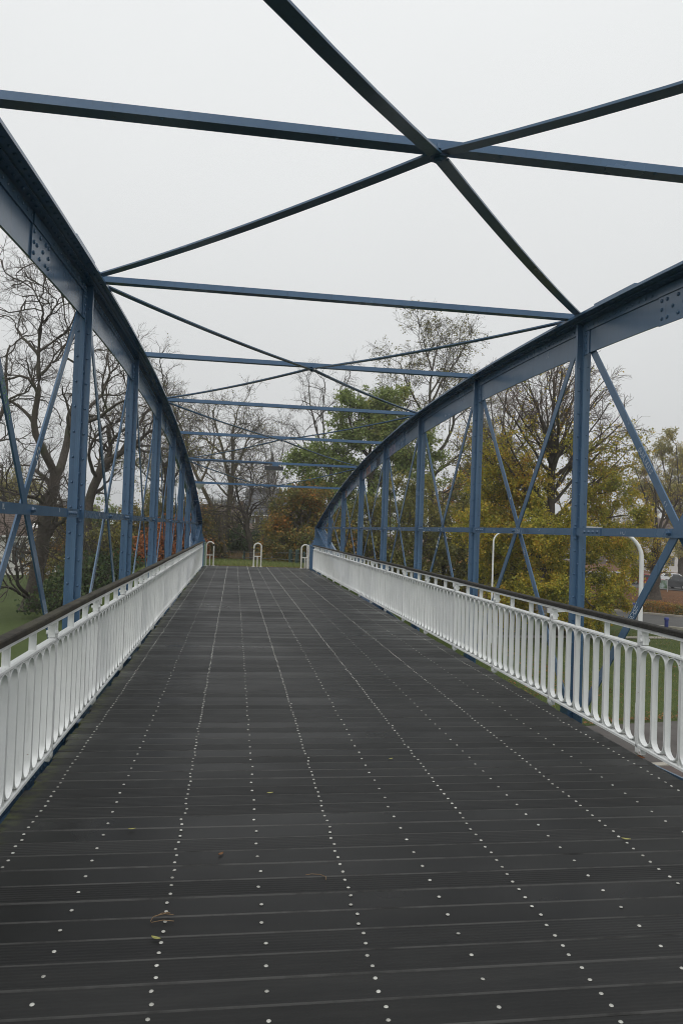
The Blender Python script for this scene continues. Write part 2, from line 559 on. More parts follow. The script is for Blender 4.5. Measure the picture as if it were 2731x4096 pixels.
M['asphalt'] = mottled('asphalt_damp', (0.060, 0.058, 0.056), (0.088, 0.086, 0.082), 1.2, 0.8, (0.045, 0.044, 0.043), 0.3, (0.5, 0.7), 0.3, 60)
M['path_red'] = mottled('red_brown_path', (0.085, 0.062, 0.055), (0.120, 0.085, 0.074), 1.5, 0.85, (0.06, 0.05, 0.045), 0.5, (0.5, 0.7), 0.3, 50)
M['path_grey'] = mottled('grey_path', (0.075, 0.068, 0.064), (0.105, 0.095, 0.088), 1.5, 0.85, (0.06, 0.05, 0.045), 0.5, (0.5, 0.7), 0.3, 50)
M['kerb'] = mottled('kerb_stone', (0.26, 0.24, 0.20), (0.38, 0.35, 0.30), 2, 0.9, bmp=0.3, bscale=40)


def strip(name, a, b_, w, z, mat, thick=0.0, kind='structure', parent=None):
    """straight band from a to b_, w wide, its top at z"""
    a, b_ = Vector((a[0], a[1])), Vector((b_[0], b_[1]))
    d = (b_ - a).normalized(); s = Vector((-d.y, d.x)) * (w / 2)
    mb = MB()
    N = 24
    for top in ((z, z - thick) if thick else (z,)):
        for i in range(N + 1):
            p = a.lerp(b_, i / N)
            mb.v += [(p.x - s.x, p.y - s.y, top), (p.x + s.x, p.y + s.y, top)]
    for i in range(N):
        mb.quad_faces(2 * i, ((0, 2, 3, 1),))
    if thick:
        o = 2 * (N + 1)
        for i in range(N):
            mb.f += [(2 * i, 2 * i + 2, o + 2 * i + 2, o + 2 * i), (2 * i + 1, 2 * i + 3, o + 2 * i + 3, o + 2 * i + 1)]
            mb.m += [0, 0]
    ob = mb.build(name, mat, parent)
    if parent is None: ob['kind'] = kind
    return ob


ZR = ZG + 0.075
# road running past on the right, its kerbs, and the cycle path that dips under the bridge
rd = Vector((34.614 - 31.065, 52.772 - 56.38)).normalized()
rn = Vector((-rd.y, rd.x))
rc = Vector((30.0, 52.0))
strip('road', rc - rd * 17, rc + rd * 80, 8.2, ZR, M['asphalt'])
kb = strip('kerb', rc + rn * 4.2 - rd * 17, rc + rn * 4.2 + rd * 80, 0.30, ZR + 0.12, M['kerb'], 0.25)
strip('kerb', rc - rn * 4.2 - rd * 17, rc - rn * 4.2 + rd * 80, 0.25, ZR + 0.10, M['kerb'], 0.25)
pd = Vector((1.0, 0.16)).normalized(); pn = Vector((-pd.y, pd.x))
pc = Vector((12.0, 20.2))
strip('foot_path', pc - pd * 60, pc + pd * 60, 3.6, ZR - 0.01, M['path_grey'])
strip('path_edging', pc - pn * 1.95 - pd * 60, pc - pn * 1.95 + pd * 60, 0.22, ZR + 0.01, M['kerb'], 0.15)
strip('cycle_path', pc - pn * 3.6 - pd * 60, pc - pn * 3.6 + pd * 60, 3.0, ZR - 0.012, M['path_red'])
strip('narrow_path', (-2 + 14, 41.2), (33, 42.2), 0.9, ZR - 0.02, M['kerb'])
strip('far_road', Vector((57, 88)) - rd * 45, Vector((57, 88)) + rd * 90, 14, ZR, M['asphalt'])

# ------------------------------------------------------------------ deck
deck = empty('bridge_deck', (1.0, 15, 0), 'dark ribbed plank deck of the footbridge', None, None, 'structure')
PW, PITCHY = 0.1465, 0.1543
X0, X1 = -1.165, 3.125
prof = [(-PW / 2, -0.045), (-PW / 2, -0.0075), (-PW / 2 + 0.0052, 0.0), (PW / 2 - 0.0035, 0.0), (PW / 2, -0.005), (PW / 2, -0.045)]
plank_meshes = []
for k in range(5):
    mb = MB()
    mb.prism(prof, X0 - 1.0 + random.uniform(-0.035, 0.006), X1 - 1.0 + random.uniform(-0.006, 0.012), axis='x')
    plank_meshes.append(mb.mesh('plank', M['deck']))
N_PL = 208
y_first = 4.1234 - 10 * PITCHY - 0.5 * PITCHY - 20 * PITCHY
planks = []
for i in range(N_PL):
    y = y_first + i * PITCHY
    if y > 30.75: break
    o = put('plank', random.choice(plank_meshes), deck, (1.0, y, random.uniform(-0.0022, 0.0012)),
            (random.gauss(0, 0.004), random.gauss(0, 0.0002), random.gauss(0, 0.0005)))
    planks.append((o, y))
# screws: two per plank on the joist lines, one in between
sm = MB().dome((0, 0, 0), 0.0088, 0.0035, sides=8).mesh('screw', M['screw'], 40)
rest = MB()
spots = []
for o, y in planks:
    for j in range(11):
        x = -1.023 + 0.4 * j
        for dy in ((-0.037, 0.037) if j % 2 == 0 else (0.0,)):
            spots.append((o, x + random.gauss(0, 0.004), y + dy + random.gauss(0, 0.0035)))
vis = []
for s in spots:
    d = np.array([s[1], s[2], 0]) - CAM
    w_ = d @ _f
    if w_ < 0.4: continue
    u_, v_ = d @ _r / w_ * FPX + IW / 2, IH / 2 - d @ _u / w_ * FPX
    if -40 < u_ < IW + 40 and v_ < IH + 60: vis.append((w_, s))
vis.sort(key=lambda t: t[0])
near = {id(s) for _, s in vis[:300]}
for s in spots:
    if id(s) in near:
        put('screw', sm, s[0], (s[1], s[2], 0.0008), (random.gauss(0, 0.05), random.gauss(0, 0.05), random.random() * 6))
    elif s[2] > 1.0:
        rest.dome((s[1], s[2], 0.0008), 0.0088, 0.0035, sides=6)
o = rest.build('screws', M['screw'], deck); o['kind'] = 'stuff'
# joists and cross girders below the planks
for j in range(6):
    MB().span((-1.023 + 0.8 * j - 0.04, -1.0, -0.20), (-1.023 + 0.8 * j + 0.04, 30.4, -0.047)).build('joist', M['steel_dark'], deck)
for k in range(-3, 6):
    y = YB + k * DY
    mb = MB()
    mb.span((XL + 0.02, y - 0.008, -0.52), (XR - 0.02, y + 0.008, -0.21))
    mb.span((XL + 0.03, y - 0.07, -0.535), (XR - 0.03, y + 0.07, -0.52))
    mb.span((XL + 0.03, y - 0.07, -0.21), (XR - 0.03, y + 0.07, -0.20))
    mb.build('cross_girder', M['blue'], deck)
MB().span((-1.6, 30.45, -4.4), (3.6, 30.95, -0.06)).build('abutment_wall', M['concrete'])['kind'] = 'structure'


# ------------------------------------------------------------------ graffiti strokes
GL = {
    'B': [[(0, 0), (0, 1), (.5, .9), (.5, .6), (0, .5), (.6, .4), (.5, 0), (0, 0)]], 'E': [[(.6, 1), (0, .9), (.1, .5), (.5, .5), (.1, .5), (0, 0), (.6, .1)]],
    'X': [[(0, 0), (.6, 1)], [(0, 1), (.6, 0)]], 'F': [[(0, 0), (0, 1), (.6, 1)], [(0, .5), (.5, .5)]], 'O': [[(.3, 1), (0, .6), (.1, .1), (.4, 0), (.6, .4), (.5, .9), (.3, 1)]],
    'N': [[(0, 0), (0, 1), (.5, 0), (.5, 1)]], 'R': [[(0, 0), (0, 1), (.5, .8), (0, .5), (.6, 0)]], 'U': [[(0, 1), (.05, .2), (.3, 0), (.55, .2), (.6, 1)]],
    'W': [[(0, 1), (.15, 0), (.3, .6), (.45, 0), (.65, 1)]], 'T': [[(0, 1), (.6, 1)], [(.3, 1), (.3, 0)]], 'S': [[(.6, .9), (.2, 1), (0, .75), (.5, .4), (.5, .1), (0, 0)]],
    '4': [[(.4, 0), (.4, 1), (0, .4), (.6, .4)]], '1': [[(.2, .8), (.4, 1), (.4, 0)]], 'L': [[(0, 1), (0, 0), (.6, .05)]], 'A': [[(0, 0), (.3, 1), (.6, 0)], [(.1, .4), (.5, .4)]],
    'I': [[(.3, 1), (.3, 0)]], 'C': [[(.6, .9), (.2, 1), (0, .5), (.2, 0), (.6, .1)]], 'P': [[(0, 0), (0, 1), (.55, .85), (.5, .5), (0, .45)]], 'M': [[(0, 0), (.1, 1), (.3, .4), (.5, 1), (.6, 0)]],
    '~': [[(0, .4), (.2, .9), (.35, .2), (.6, .7)]],
}


def writing(mb, text, o, u, v, h, wd, jit=0.06, adv=0.8):
    """stroke lettering on the plane at o spanned by u (reading direction) and v (up)"""
    o, u, v = Vector(o), Vector(u).normalized(), Vector(v).normalized()
    nrm = u.cross(v).normalized()
    x = 0.0
    for ch in text:
        for st in GL.get(ch, []):
            pts = [o + u * ((x + p + random.gauss(0, jit)) * h) + v * ((q + random.gauss(0, jit)) * h) for p, q in st]
            for a, c2 in zip(pts[:-1], pts[1:]):
                d = c2 - a
                if d.length < 1e-5: continue
                s = nrm.cross(d).normalized() * (wd / 2)
                bb = len(mb.v)
                mb.v += [tuple(a - s), tuple(c2 - s), tuple(c2 + s), tuple(a + s)]
                mb.f.append((bb, bb + 1, bb + 2, bb + 3)); mb.m.append(0)
        x += adv
    return mb


# ------------------------------------------------------------------ trusses
KS = list(range(-3, 7))


def truss(X, inner, label):
    """inner: +1 when the deck lies towards +x"""
    T = empty('truss_girder', (X, YB, ZM), label, 'bridge truss', 'lens shaped girders of the footbridge')
    yc = list(np.linspace(-1.0, YEND, 64))
    fx = lambda y: X
    # upper chord
    mb = MB()
    mb.sweep([(-0.009, -0.355), (0.009, -0.355), (0.009, -0.026), (-0.009, -0.026)], yc, fx, zt)
    ch = mb.build('top_chord', M['blue'], T)
    mb = MB()
    mb.sweep([(-0.19, -0.024), (0.19, -0.024), (0.19, 0.0), (-0.19, 0.0)], yc, fx, zt)
    mb.build('cover_plate', M['blue'], ch)
    for s in (-1, 1):
        mb = MB()
        a, c2, t = 0.010 * s, 0.105 * s, 0.012 * s
        mb.sweep([(a, -0.125), (a + t, -0.125), (a + t, -0.040), (c2, -0.040), (c2, -0.0255), (a, -0.0255)], yc, fx, zt)
        mb.build('corner_angle', M['blue'], ch)
    # short splice covers on top, their ends showing as small steps on the skyline
    for yc0 in (YB - 4.25, YB + 4.25):
        mb = MB(); mb.sweep([(-0.188, 0.001), (0.188, 0.001), (0.188, 0.017), (-0.188, 0.017)], list(np.linspace(yc0 - 0.36, yc0 + 0.36, 5)), fx, zt)
        for dy_ in np.linspace(-0.3, 0.3, 8):
            mb.dome((X + inner * 0.15, yc0 + dy_, zt(yc0 + dy_) + 0.017), 0.013, 0.011, (0, 0, 1), 6)
        mb.build('splice_cover', M['blue'], ch)
    rv = MB()
    y = 1.0
    while y < YEND - 0.3:
        z = zt(y)
        rv.dome((X + inner * 0.023, y, z - 0.085), 0.013, 0.010, (inner, 0, 0), 6)
        rv.dome((X + inner * 0.070, y + 0.05, z - 0.0405), 0.013, 0.011, (0, 0, -1), 6)
        rv.dome((X + inner * 0.150, y, z - 0.0245), 0.013, 0.011, (0, 0, -1), 6)
        y += 0.105
    rv.build('rivets', M['blue'], ch)['kind'] = 'stuff'
    for ys_ in (YB - 4.95, YB + 4.95):
        mb = MB()
        yy = list(np.linspace(ys_ - 0.24, ys_ + 0.24, 5))
        mb.sweep([(inner * 0.0095, -0.372), (inner * 0.021, -0.372), (inner * 0.021, -0.126), (inner * 0.0095, -0.126)], yy, fx, zt)
        mb.sweep([(inner * 0.0225, -0.126), (inner * 0.031, -0.126), (inner * 0.031, -0.045), (inner * 0.0225, -0.045)], yy, fx, zt)
        sp_ = mb.build('splice_plate', M['blue'], ch)
        rv = MB()
        for i in range(6):
            for j in range(3):
                if (i + j) % 2 == 0 or i in (0, 5):
                    y = ys_ - 0.195 + i * 0.078
                    rv.dome((X + inner * 0.021, y, zt(y) - 0.165 - j * 0.075), 0.017, 0.013, (inner, 0, 0), 8)
        o = rv.build('splice_rivets', M['blue'], T); o['kind'] = 'stuff'
    # lower chord
    mb = MB(); mb.sweep([(-0.009, 0.024), (0.009, 0.024), (0.009, 0.20), (-0.009, 0.20)], yc, fx, zb)
    lc = mb.build('bottom_chord', M['blue'], T)
    mb = MB(); mb.sweep([(-0.17, 0.0), (0.17, 0.0), (0.17, 0.022), (-0.17, 0.022)], yc, fx, zb)
    mb.build('cover_plate', M['blue'], lc)
    for s in (-1, 1):
        mb = MB(); a, c2, t = 0.010 * s, 0.10 * s, 0.012 * s
        mb.sweep([(a, 0.120), (a + t, 0.120), (a + t, 0.038), (c2, 0.038), (c2, 0.0235), (a, 0.0235)], yc, fx, zb)
        mb.build('corner_angle', M['blue'], lc)
    rv = MB(); y = 3.0
    while y < YEND - 0.2:
        z = zb(y)
        rv.dome((X + inner * 0.023, y, z + 0.085), 0.013, 0.011, (inner, 0, 0), 6)
        rv.dome((X + inner * 0.070, y + 0.05, z + 0.0385), 0.013, 0.012, (0, 0, 1), 6)
        rv.dome((X + inner * 0.140, y, z + 0.0225), 0.013, 0.012, (0, 0, 1), 6)
        y += 0.105
    rv.build('rivets', M['blue'], lc)['kind'] = 'stuff'
    # posts: four angles set back to back, a cross in plan
    for k in KS[:-1]:
        y = YB + k * DY
        z0, z1 = zb(y) + 0.04, zt(y) - 0.042
        mb = MB()
        for sx in (-1, 1):
            for sy in (-1, 1):
                mb.span(*[tuple(q) for q in (np.minimum((X + sx * 0.010, y + sy * 0.010, z0), (X + sx * 0.075, y + sy * 0.021, z1)),
                                            np.maximum((X + sx * 0.010, y + sy * 0.010, z0), (X + sx * 0.075, y + sy * 0.021, z1)))])
                mb.span(*[tuple(q) for q in (np.minimum((X + sx * 0.010, y + sy * 0.0215, z0), (X + sx * 0.021, y + sy * 0.062, z1)),
                                            np.maximum((X + sx * 0.010, y + sy * 0.0215, z0), (X + sx * 0.021, y + sy * 0.062, z1)))])
        mb.span((X - 0.0745, y - 0.0095, z0), (X + 0.0745, y + 0.0095, z1))
        for sy in (-1, 1):
            mb.span((X - 0.0096, min(y + sy * 0.0096, y + sy * 0.0615), z0), (X + 0.0096, max(y + sy * 0.0096, y + sy * 0.0615), z1))
        pt = mb.build('post', M['blue'], T)
        rv = MB(); z = z0 + 0.06
        while z < z1 - 0.02:
            rv.dome((X + inner * 0.045, y - 0.021, z), 0.0125, 0.011, (0, -1, 0), 8)
            rv.dome((X - inner * 0.045, y - 0.021, z + 0.02), 0.0125, 0.011, (0, -1, 0), 8)
            rv.dome((X + inner * 0.021, y - 0.042, z + 0.1), 0.0115, 0.010, (inner, 0, 0), 6)
            z += 0.235
        for dz in (-0.07, 0.07):
            rv.dome((X + inner * 0.045, y - 0.021, ZM + dz), 0.0125, 0.011, (0, -1, 0), 8)
        rv.build('rivets', M['blue'], pt)['kind'] = 'stuff'
        g = MB()
        yy = [y - 0.24, y - 0.066]
        g.sweep([(inner * 0.0235, 0.125), (inner * 0.0325, 0.125), (inner * 0.0325, 0.40), (inner * 0.0235, 0.40)], yy, fx, zb)
        g.sweep([(inner * 0.0235, 0.125), (inner * 0.0325, 0.125), (inner * 0.0325, 0.40), (inner * 0.0235, 0.40)], [y + 0.066, y + 0.24], fx, zb)
        for dy_ in (-0.19, -0.11, 0.11, 0.19):
            for dz in (0.18, 0.26, 0.34):
                g.dome((X + inner * 0.0325, y + dy_, zb(y) + dz), 0.015, 0.012, (inner, 0, 0), 8)
        g.build('foot_gusset', M['blue'], pt)
        # gusset holding the post to the upper chord, next to it towards the viewer
        g = MB()
        if z1 - ZM > 0.5:
            yy = [y - 0.16, y - 0.064]
            g.sweep([(inner * 0.0095, -0.365), (inner * 0.0185, -0.365), (inner * 0.0185, -0.127), (inner * 0.0095, -0.127)], yy, fx, zt)
            for dz in (0.17, 0.245, 0.32):
                g.dome((X + inner * 0.0185, y - 0.098, zt(y) - dz), 0.015, 0.012, (inner, 0, 0), 8)
            g.build('gusset', M['blue'], pt)
    # diagonals, one bar on either face of the web
    for k in KS[:-1]:
        ya, yb2 = YB + k * DY, YB + (k + 1) * DY
        for s in (0, 1):
            if s == 0:
                a, b2 = (ya + 0.11, zt(ya + 0.11) - 0.26), (yb2 - 0.11, zb(yb2 - 0.11) + 0.26)
            else:
                a, b2 = (ya + 0.11, zb(ya + 0.11) + 0.26), (yb2 - 0.11, zt(yb2 - 0.11) - 0.26)
            if k == 5:
                if s == 0: b2 = (yb2 - 0.25, ZM - 0.02)
                else: b2 = (yb2 - 0.25, ZM + 0.02)
            off = inner * (0.0185 if s == 0 else -0.0175)
            mb = MB().bar((X + off, a[0], a[1]), (X + off, b2[0], b2[1]), 0.013, 0.082, up=(1, 0, 0))
            mb.v = [tuple(p) for p in mb.v]
            dg = mb.build('diagonal', M['blue'], T)
            if inner < 0 and k in (-2, -1, 0) or inner > 0 and k in (-2, -1):
                d = Vector((0, b2[0] - a[0], b2[1] - a[1])).normalized()
                fxx = X + off + inner * 0.0075
                P = lambda t: Vector((fxx, a[0] + (b2[0] - a[0]) * t, a[1] + (b2[1] - a[1]) * t))
                g = MB()
                if inner < 0:      # seen from the deck, -y is to the right
                    up = Vector((0, -d.z, d.y)); up = up if up.z > 0 else -up
                    if k == -2 and s == 1:
                        writing(g, 'OUULUUTS', P(0.68) + up * -0.022, d * -1, up, 0.05, 0.005)
                        g.build('graffiti', M['scratch'], dg); g = MB()
                        writing(g, '410', P(0.55) + up * -0.03, d * -1, up, 0.04, 0.0035)
                        g.build('graffiti', M['scratch'], dg)
                    elif k == -2 and s == 0:
                        writing(g, 'BEXEF', P(0.69) + up * -0.03, d * -1, up, 0.058, 0.006, adv=0.72)
                        writing(g, '~~', P(0.685) + up * -0.038, d * -1, up, 0.03, 0.004)
                        g.build('graffiti', M['scratch'], dg)
                    elif k == -1 and s == 1:
                        writing(g, 'I', P(0.60) + up * 0.0, d * -1, up, 0.02, 0.03)
                        writing(g, 'UNUN', P(0.44) + up * -0.02, d * -1, up, 0.035, 0.003)
                        g.build('graffiti', M['gr_white'], dg)
                    elif k == 0 and s == 0:
                        writing(g, 'NOR', P(0.54) + up * 0.033, d, up * -1, 0.066, 0.014, adv=1.6)
                        g.build('graffiti', M['gr_white'], dg)
                else:
                    up = Vector((0, -d.z, d.y)); up = up if up.z > 0 else -up
                    if k == -2 and s == 1:
                        writing(g, 'OUS~', P(0.60) + up * -0.03, d, up, 0.06, 0.006, adv=1.0)
                        g.build('graffiti', M['gr_blue'], dg)
                        g = MB(); writing(g, '~I~', P(0.58) + up * -0.03, d, up, 0.06, 0.008)
                        g.build('graffiti', M['gr_white'], dg)
                    elif k == -2 and s == 0:
                        writing(g, 'SOSS~', P(0.26) + up * -0.03, d, up, 0.06, 0.006, adv=1.1)
                        g.build('graffiti', M['gr_green'], dg)
    # middle bar with its lap joints and crossing bolts
    for k in KS[:-1]:
        ya, yb2 = YB + k * DY + 0.023, YB + (k + 1) * DY - 0.023
        if k == 5: yb2 = YEND - 0.15
        x_in = X + inner * 0.0325
        mb = MB().span((min(x_in - 0.006, x_in + 0.006), ya, ZM - 0.037), (max(x_in - 0.006, x_in + 0.006), yb2, ZM + 0.037))
        br = mb.build('middle_bar', M['blue'], T)
        bo = MB()
        yc2 = (YB + k * DY + YB + (k + 1) * DY) / 2
        bo.tube([(x_in, yc2, ZM), (x_in + inner * 0.026, yc2, ZM)], 0.024, 6)
        bo.tube([(x_in, yc2, ZM), (x_in + inner * 0.036, yc2, ZM)], 0.012, 8)
        bo.build('bolt', M['blue'], br)
        lp = MB()
        side = -1
        y1 = yb2 - 0.0
        lp.span((min(x_in + inner * 0.0062, x_in + inner * 0.014), y1 - 0.52, ZM - 0.039), (max(x_in + inner * 0.0062, x_in + inner * 0.014), y1 - 0.035, ZM + 0.039))
        for j in range(4):
            lp.dome((x_in + inner * 0.014, y1 - 0.46 + j * 0.085, ZM), 0.018, 0.014, (inner, 0, 0), 8)
        lp.build('lap_plate', M['blue'], br)
        if inner < 0 and k in (-2, -1, 0, 1):
            g = MB(); gx2 = x_in + inner * 0.0078
            u, v = (0, -1, 0), (0, 0, 1)
            words = {-2: ('UAST~ ~', 0.36), -1: ('SEXBA', 0.5), 0: ('RUS MOB', 0.55), 1: ('AL EOM', 0.5)}[k]
            writing(g, words[0], (gx2, ya + (yb2 - ya) * words[1] + 0.0, ZM - 0.024), u, v, 0.045, 0.004)
            writing(g, 'I~LI', (gx2, ya + (yb2 - ya) * 0.9 - 0.55, ZM - 0.02), u, v, 0.03, 0.003)
            g.build('graffiti', M['scratch'], br)
            if k == -1:
                g = MB(); writing(g, 'SCIL', (gx2, ya + (yb2 - ya) * 0.40, ZM - 0.02), u, v, 0.045, 0.005); g.build('graffiti', M['gr_black'], br)
        if inner > 0 and k in (-2, -1):
            g = MB(); gx2 = x_in + inner * 0.0078
            writing(g, 'IML', (gx2, ya + 0.95, ZM - 0.01), (0, 1, 0), (0, 0, 1), 0.035, 0.006, adv=0.6)
            writing(g, '~', (gx2, ya + 2.45, ZM - 0.01), (0, 1, 0), (0, 0, 1), 0.05, 0.004)
            g.build('graffiti', M['scratch'], br)
    # end: closing plate, bearing shoe
    mb = MB()
    mb.span((X - 0.17, YEND - 0.02, ZM - 0.42), (X + 0.17, YEND + 0.30, ZM + 0.02))
    mb.build('end_plate', M['blue'], T)
    mb = MB()
    for i, (w_, h0, h1) in enumerate(((0.20, 1.18, 1.29), (0.25, 1.06, 1.178), (0.30, 0.985, 1.058))):
        mb.span((X - w_, YEND - 0.08 - i * 0.05, h0), (X + w_, YEND + 0.36 + i * 0.05, h1))
    mb.build('bearing_shoe', M['blue'], T)
    if inner < 0:      # sprayed-over web towards the far end
        xg = X + inner * 0.0105
        pal = ['gr_mint', 'gr_orange', 'gr_violet', 'gr_white', 'gr_black', 'scratch']
        rs = random.Random(5)
        for y, mname, txt in ((16.3, 'gr_violet', 'UOCU'), (17.9, 'gr_black', 'OXOI'), (19.3, 'gr_orange', 'BSEO'), (20.0, 'gr_violet', 'MWM'), (22.0, 'gr_violet', 'OSO'),
                              (23.0, 'gr_orange', 'SB'), (24.6, 'gr_mint', 'SOMS'), (25.6, 'gr_mint', 'WOB'), (26.6, 'gr_white', 'EX'), (27.6, 'gr_mint', 'UO'), (28.3, 'gr_orange', 'SI'), (28.9, 'gr_mint', 'BU')):
            g = MB()
            sl = (zt(y) - zt(y + 0.5)) / 0.5
            u = Vector((0, -1, sl)).normalized()
            writing(g, txt, (xg, y + 0.35, zt(y + 0.35) - 0.335), u, (0, 0, 1), 0.19, 0.045, 0.05)
            g.build('graffiti', M[mname], T)
    return T


TL = truss(XL, 1, 'blue riveted steel truss along the left side of the footbridge')
TR = truss(XR, -1, 'blue riveted steel truss with sprayed graffiti along the right side')

# overhead bracing between the girders
OB = empty('overhead_bracing', (1.0, YB, 3.9), 'blue cross beams and dark crossed flat braces spanning overhead between the trusses', 'bracing')
xi0, xi1 = XL + 0.02, XR - 0.02
for k in range(-2, 5):
    y = YB + k * DY; z = zt(y) + 0.0025
    mb = MB()
    mb.span((xi0, y - 0.043, z), (xi1, y + 0.043, z + 0.010))
    mb.span((xi0, y - 0.006, z + 0.0102), (xi1, y + 0.006, z + 0.066))
    cb = mb.build('cross_beam', M['blue'], OB)
    mb = MB()
    for x in np.arange(xi0 + 0.1, xi1 - 0.05, 0.9):
        mb.dome((x, y - 0.026, z), 0.011, 0.009, (0, 0, -1), 6)
    mb.build('rivets', M['blue'], cb)['kind'] = 'stuff'
xm = (XL + XR) / 2


def brace(a, b2, sag, nm='diagonal_brace'):
    a, b2 = Vector(a), Vector(b2)
    pts = []
    N = 10
    for i in range(N + 1):
        t = i / N
        p = a.lerp(b2, t)
        p.z -= sag * 4 * t * (1 - t)
        pts.append(p)
    mb = MB()
    d = (b2 - a); d.z = 0; d.normalize()
    s = Vector((-d.y, d.x, 0))
    # angle section: flat leg below, upright leg on its far edge
    for p in pts:
        for o_, h in ((-0.037, 0), (0.0, 0), (0.037, 0), (0.037, 0.013), (0.0, 0.013), (-0.037, 0.013)):
            q = p + s * o_
            mb.v.append((q.x, q.y, q.z + h))
    for i in range(N):
        for j in range(6):
            j2 = (j + 1) % 6
            mb.f.append((i * 6 + j, i * 6 + j2, i * 6 + 6 + j2, i * 6 + 6 + j)); mb.m.append(0)
    mb.f.append((5, 4, 3, 2, 1, 0)); mb.m.append(0)
    e = N * 6
    mb.f.append(tuple(e + i for i in range(6))); mb.m.append(0)
    return mb.build(nm, M['blue'], OB)


for k in (-2, 0, 2, 4):
    yc_ = YB + k * DY; zc_ = zt(yc_) - 0.0
    for side, X in ((1, XL + 0.12), (-1, XR - 0.12)):
        for kk in (k - 1, k + 1):
            if kk == 5: continue
            y = YB + kk * DY - (0.13 if kk > k else -0.13)
            sgn = 1 if kk > k else -1
            dz = 0.0 if side * sgn > 0 else -0.0175
            zc2 = zc_ - 0.0145 + dz
            brace((xm + (X - xm) * 0.012, yc_ + sgn * 0.03, zc2), (X, y, zt(y) + 0.019 + dz * 0.2), 0.08 if (k == -2 and sgn < 0) else 0.035)
    mb = MB()
    mb.tube([(xm, yc_, zc_ - 0.055), (xm, yc_, zc_ + 0.045)], 0.016, 8)
    mb.tube([(xm, yc_, zc_ - 0.048), (xm, yc_, zc_ - 0.034)], 0.030, 6)
    mb.build('centre_bolt', M['blue'], OB)
    mb = MB().box((xm, yc_, zc_ - 0.0325), (0.085, 0.085, 0.004))
    mb.build('centre_plate', M['blue'], OB)

# ------------------------------------------------------------------ railings
Z_FLAT0, Z_WOOD0, Z_WOOD1 = 0.932, 0.958, 0.997


def loop_mesh():
    mb = MB()
    rO, rI, z0, z1 = 0.0845, 0.0770, 0.0425, 0.795
    hw = 0.023
    N = 8
    ring = []
    for i in range(N + 1):
        a = math.pi * i / N
        ring.append((math.cos(a), math.sin(a), z1 - rO))
    for i in range(N + 1):
        a = math.pi + math.pi * i / N
        ring.append((math.cos(a), math.sin(a), z0 + rO))
    for x in (-hw, hw):
        for r in (rO, rI):
            for cy, sy, zc in ring:
                mb.v.append((x, cy * r, zc + sy * r))
    n_ = len(ring)
    for i in range(n_):
        j = (i + 1) % n_
        A, B, C, D = 0, n_, 2 * n_, 3 * n_
        mb.f += [(A + i, A + j, C + j, C + i), (B + i, D + i, D + j, B + j), (A + i, B + i, B + j, A + j), (C + i, C + j, D + j, D + i)]
        mb.m += [0] * 4
    return mb.mesh('loop', M['white'], 35)


LOOP = loop_mesh()
UPR = MB().box((0, 0, 0.485), (0.046, 0.010, 0.894)).mesh('baluster', M['white'])
_p = MB()
_p.prism([(-0.026, 0.931), (-0.026, -0.03), (-0.012, -0.055), (0.012, -0.055), (0.026, -0.03), (0.026, 0.931)], -0.018, 0.018)
POSTM = _p.mesh('post', M['white'])
_s = MB()
_s.box((0, -0.040, 0.862), (0.050, 0.042, 0.075)); _s.tube([(-0.025, -0.040, 0.858), (-0.040, -0.040, 0.858)], 0.014, 8); _s.tube([(0.025, -0.040, 0.858), (0.040, -0.040, 0.858)], 0.014, 8)
_s.box((0, -0.03, 0.915), (0.06, 0.03, 0.03))
SHOE = _s.mesh('post_shoe', M['white'])
_s = MB()
_s.box((0.0, -0.038, -0.012), (0.044, 0.038, 0.050)); _s.tube([(-0.026, -0.038, -0.01), (0.026, -0.038, -0.01)], 0.012, 8)
FOOT = _s.mesh('foot_bracket', M['white'])
SPC = MB().box((0, 0, 0), (0.020, 0.017, 0.016)).mesh('spacer', M['white'])
RUSTM = MB().box((0, 0, 0), (0.07, 0.06, 0.006)).mesh('rust_stain', M['rust'])


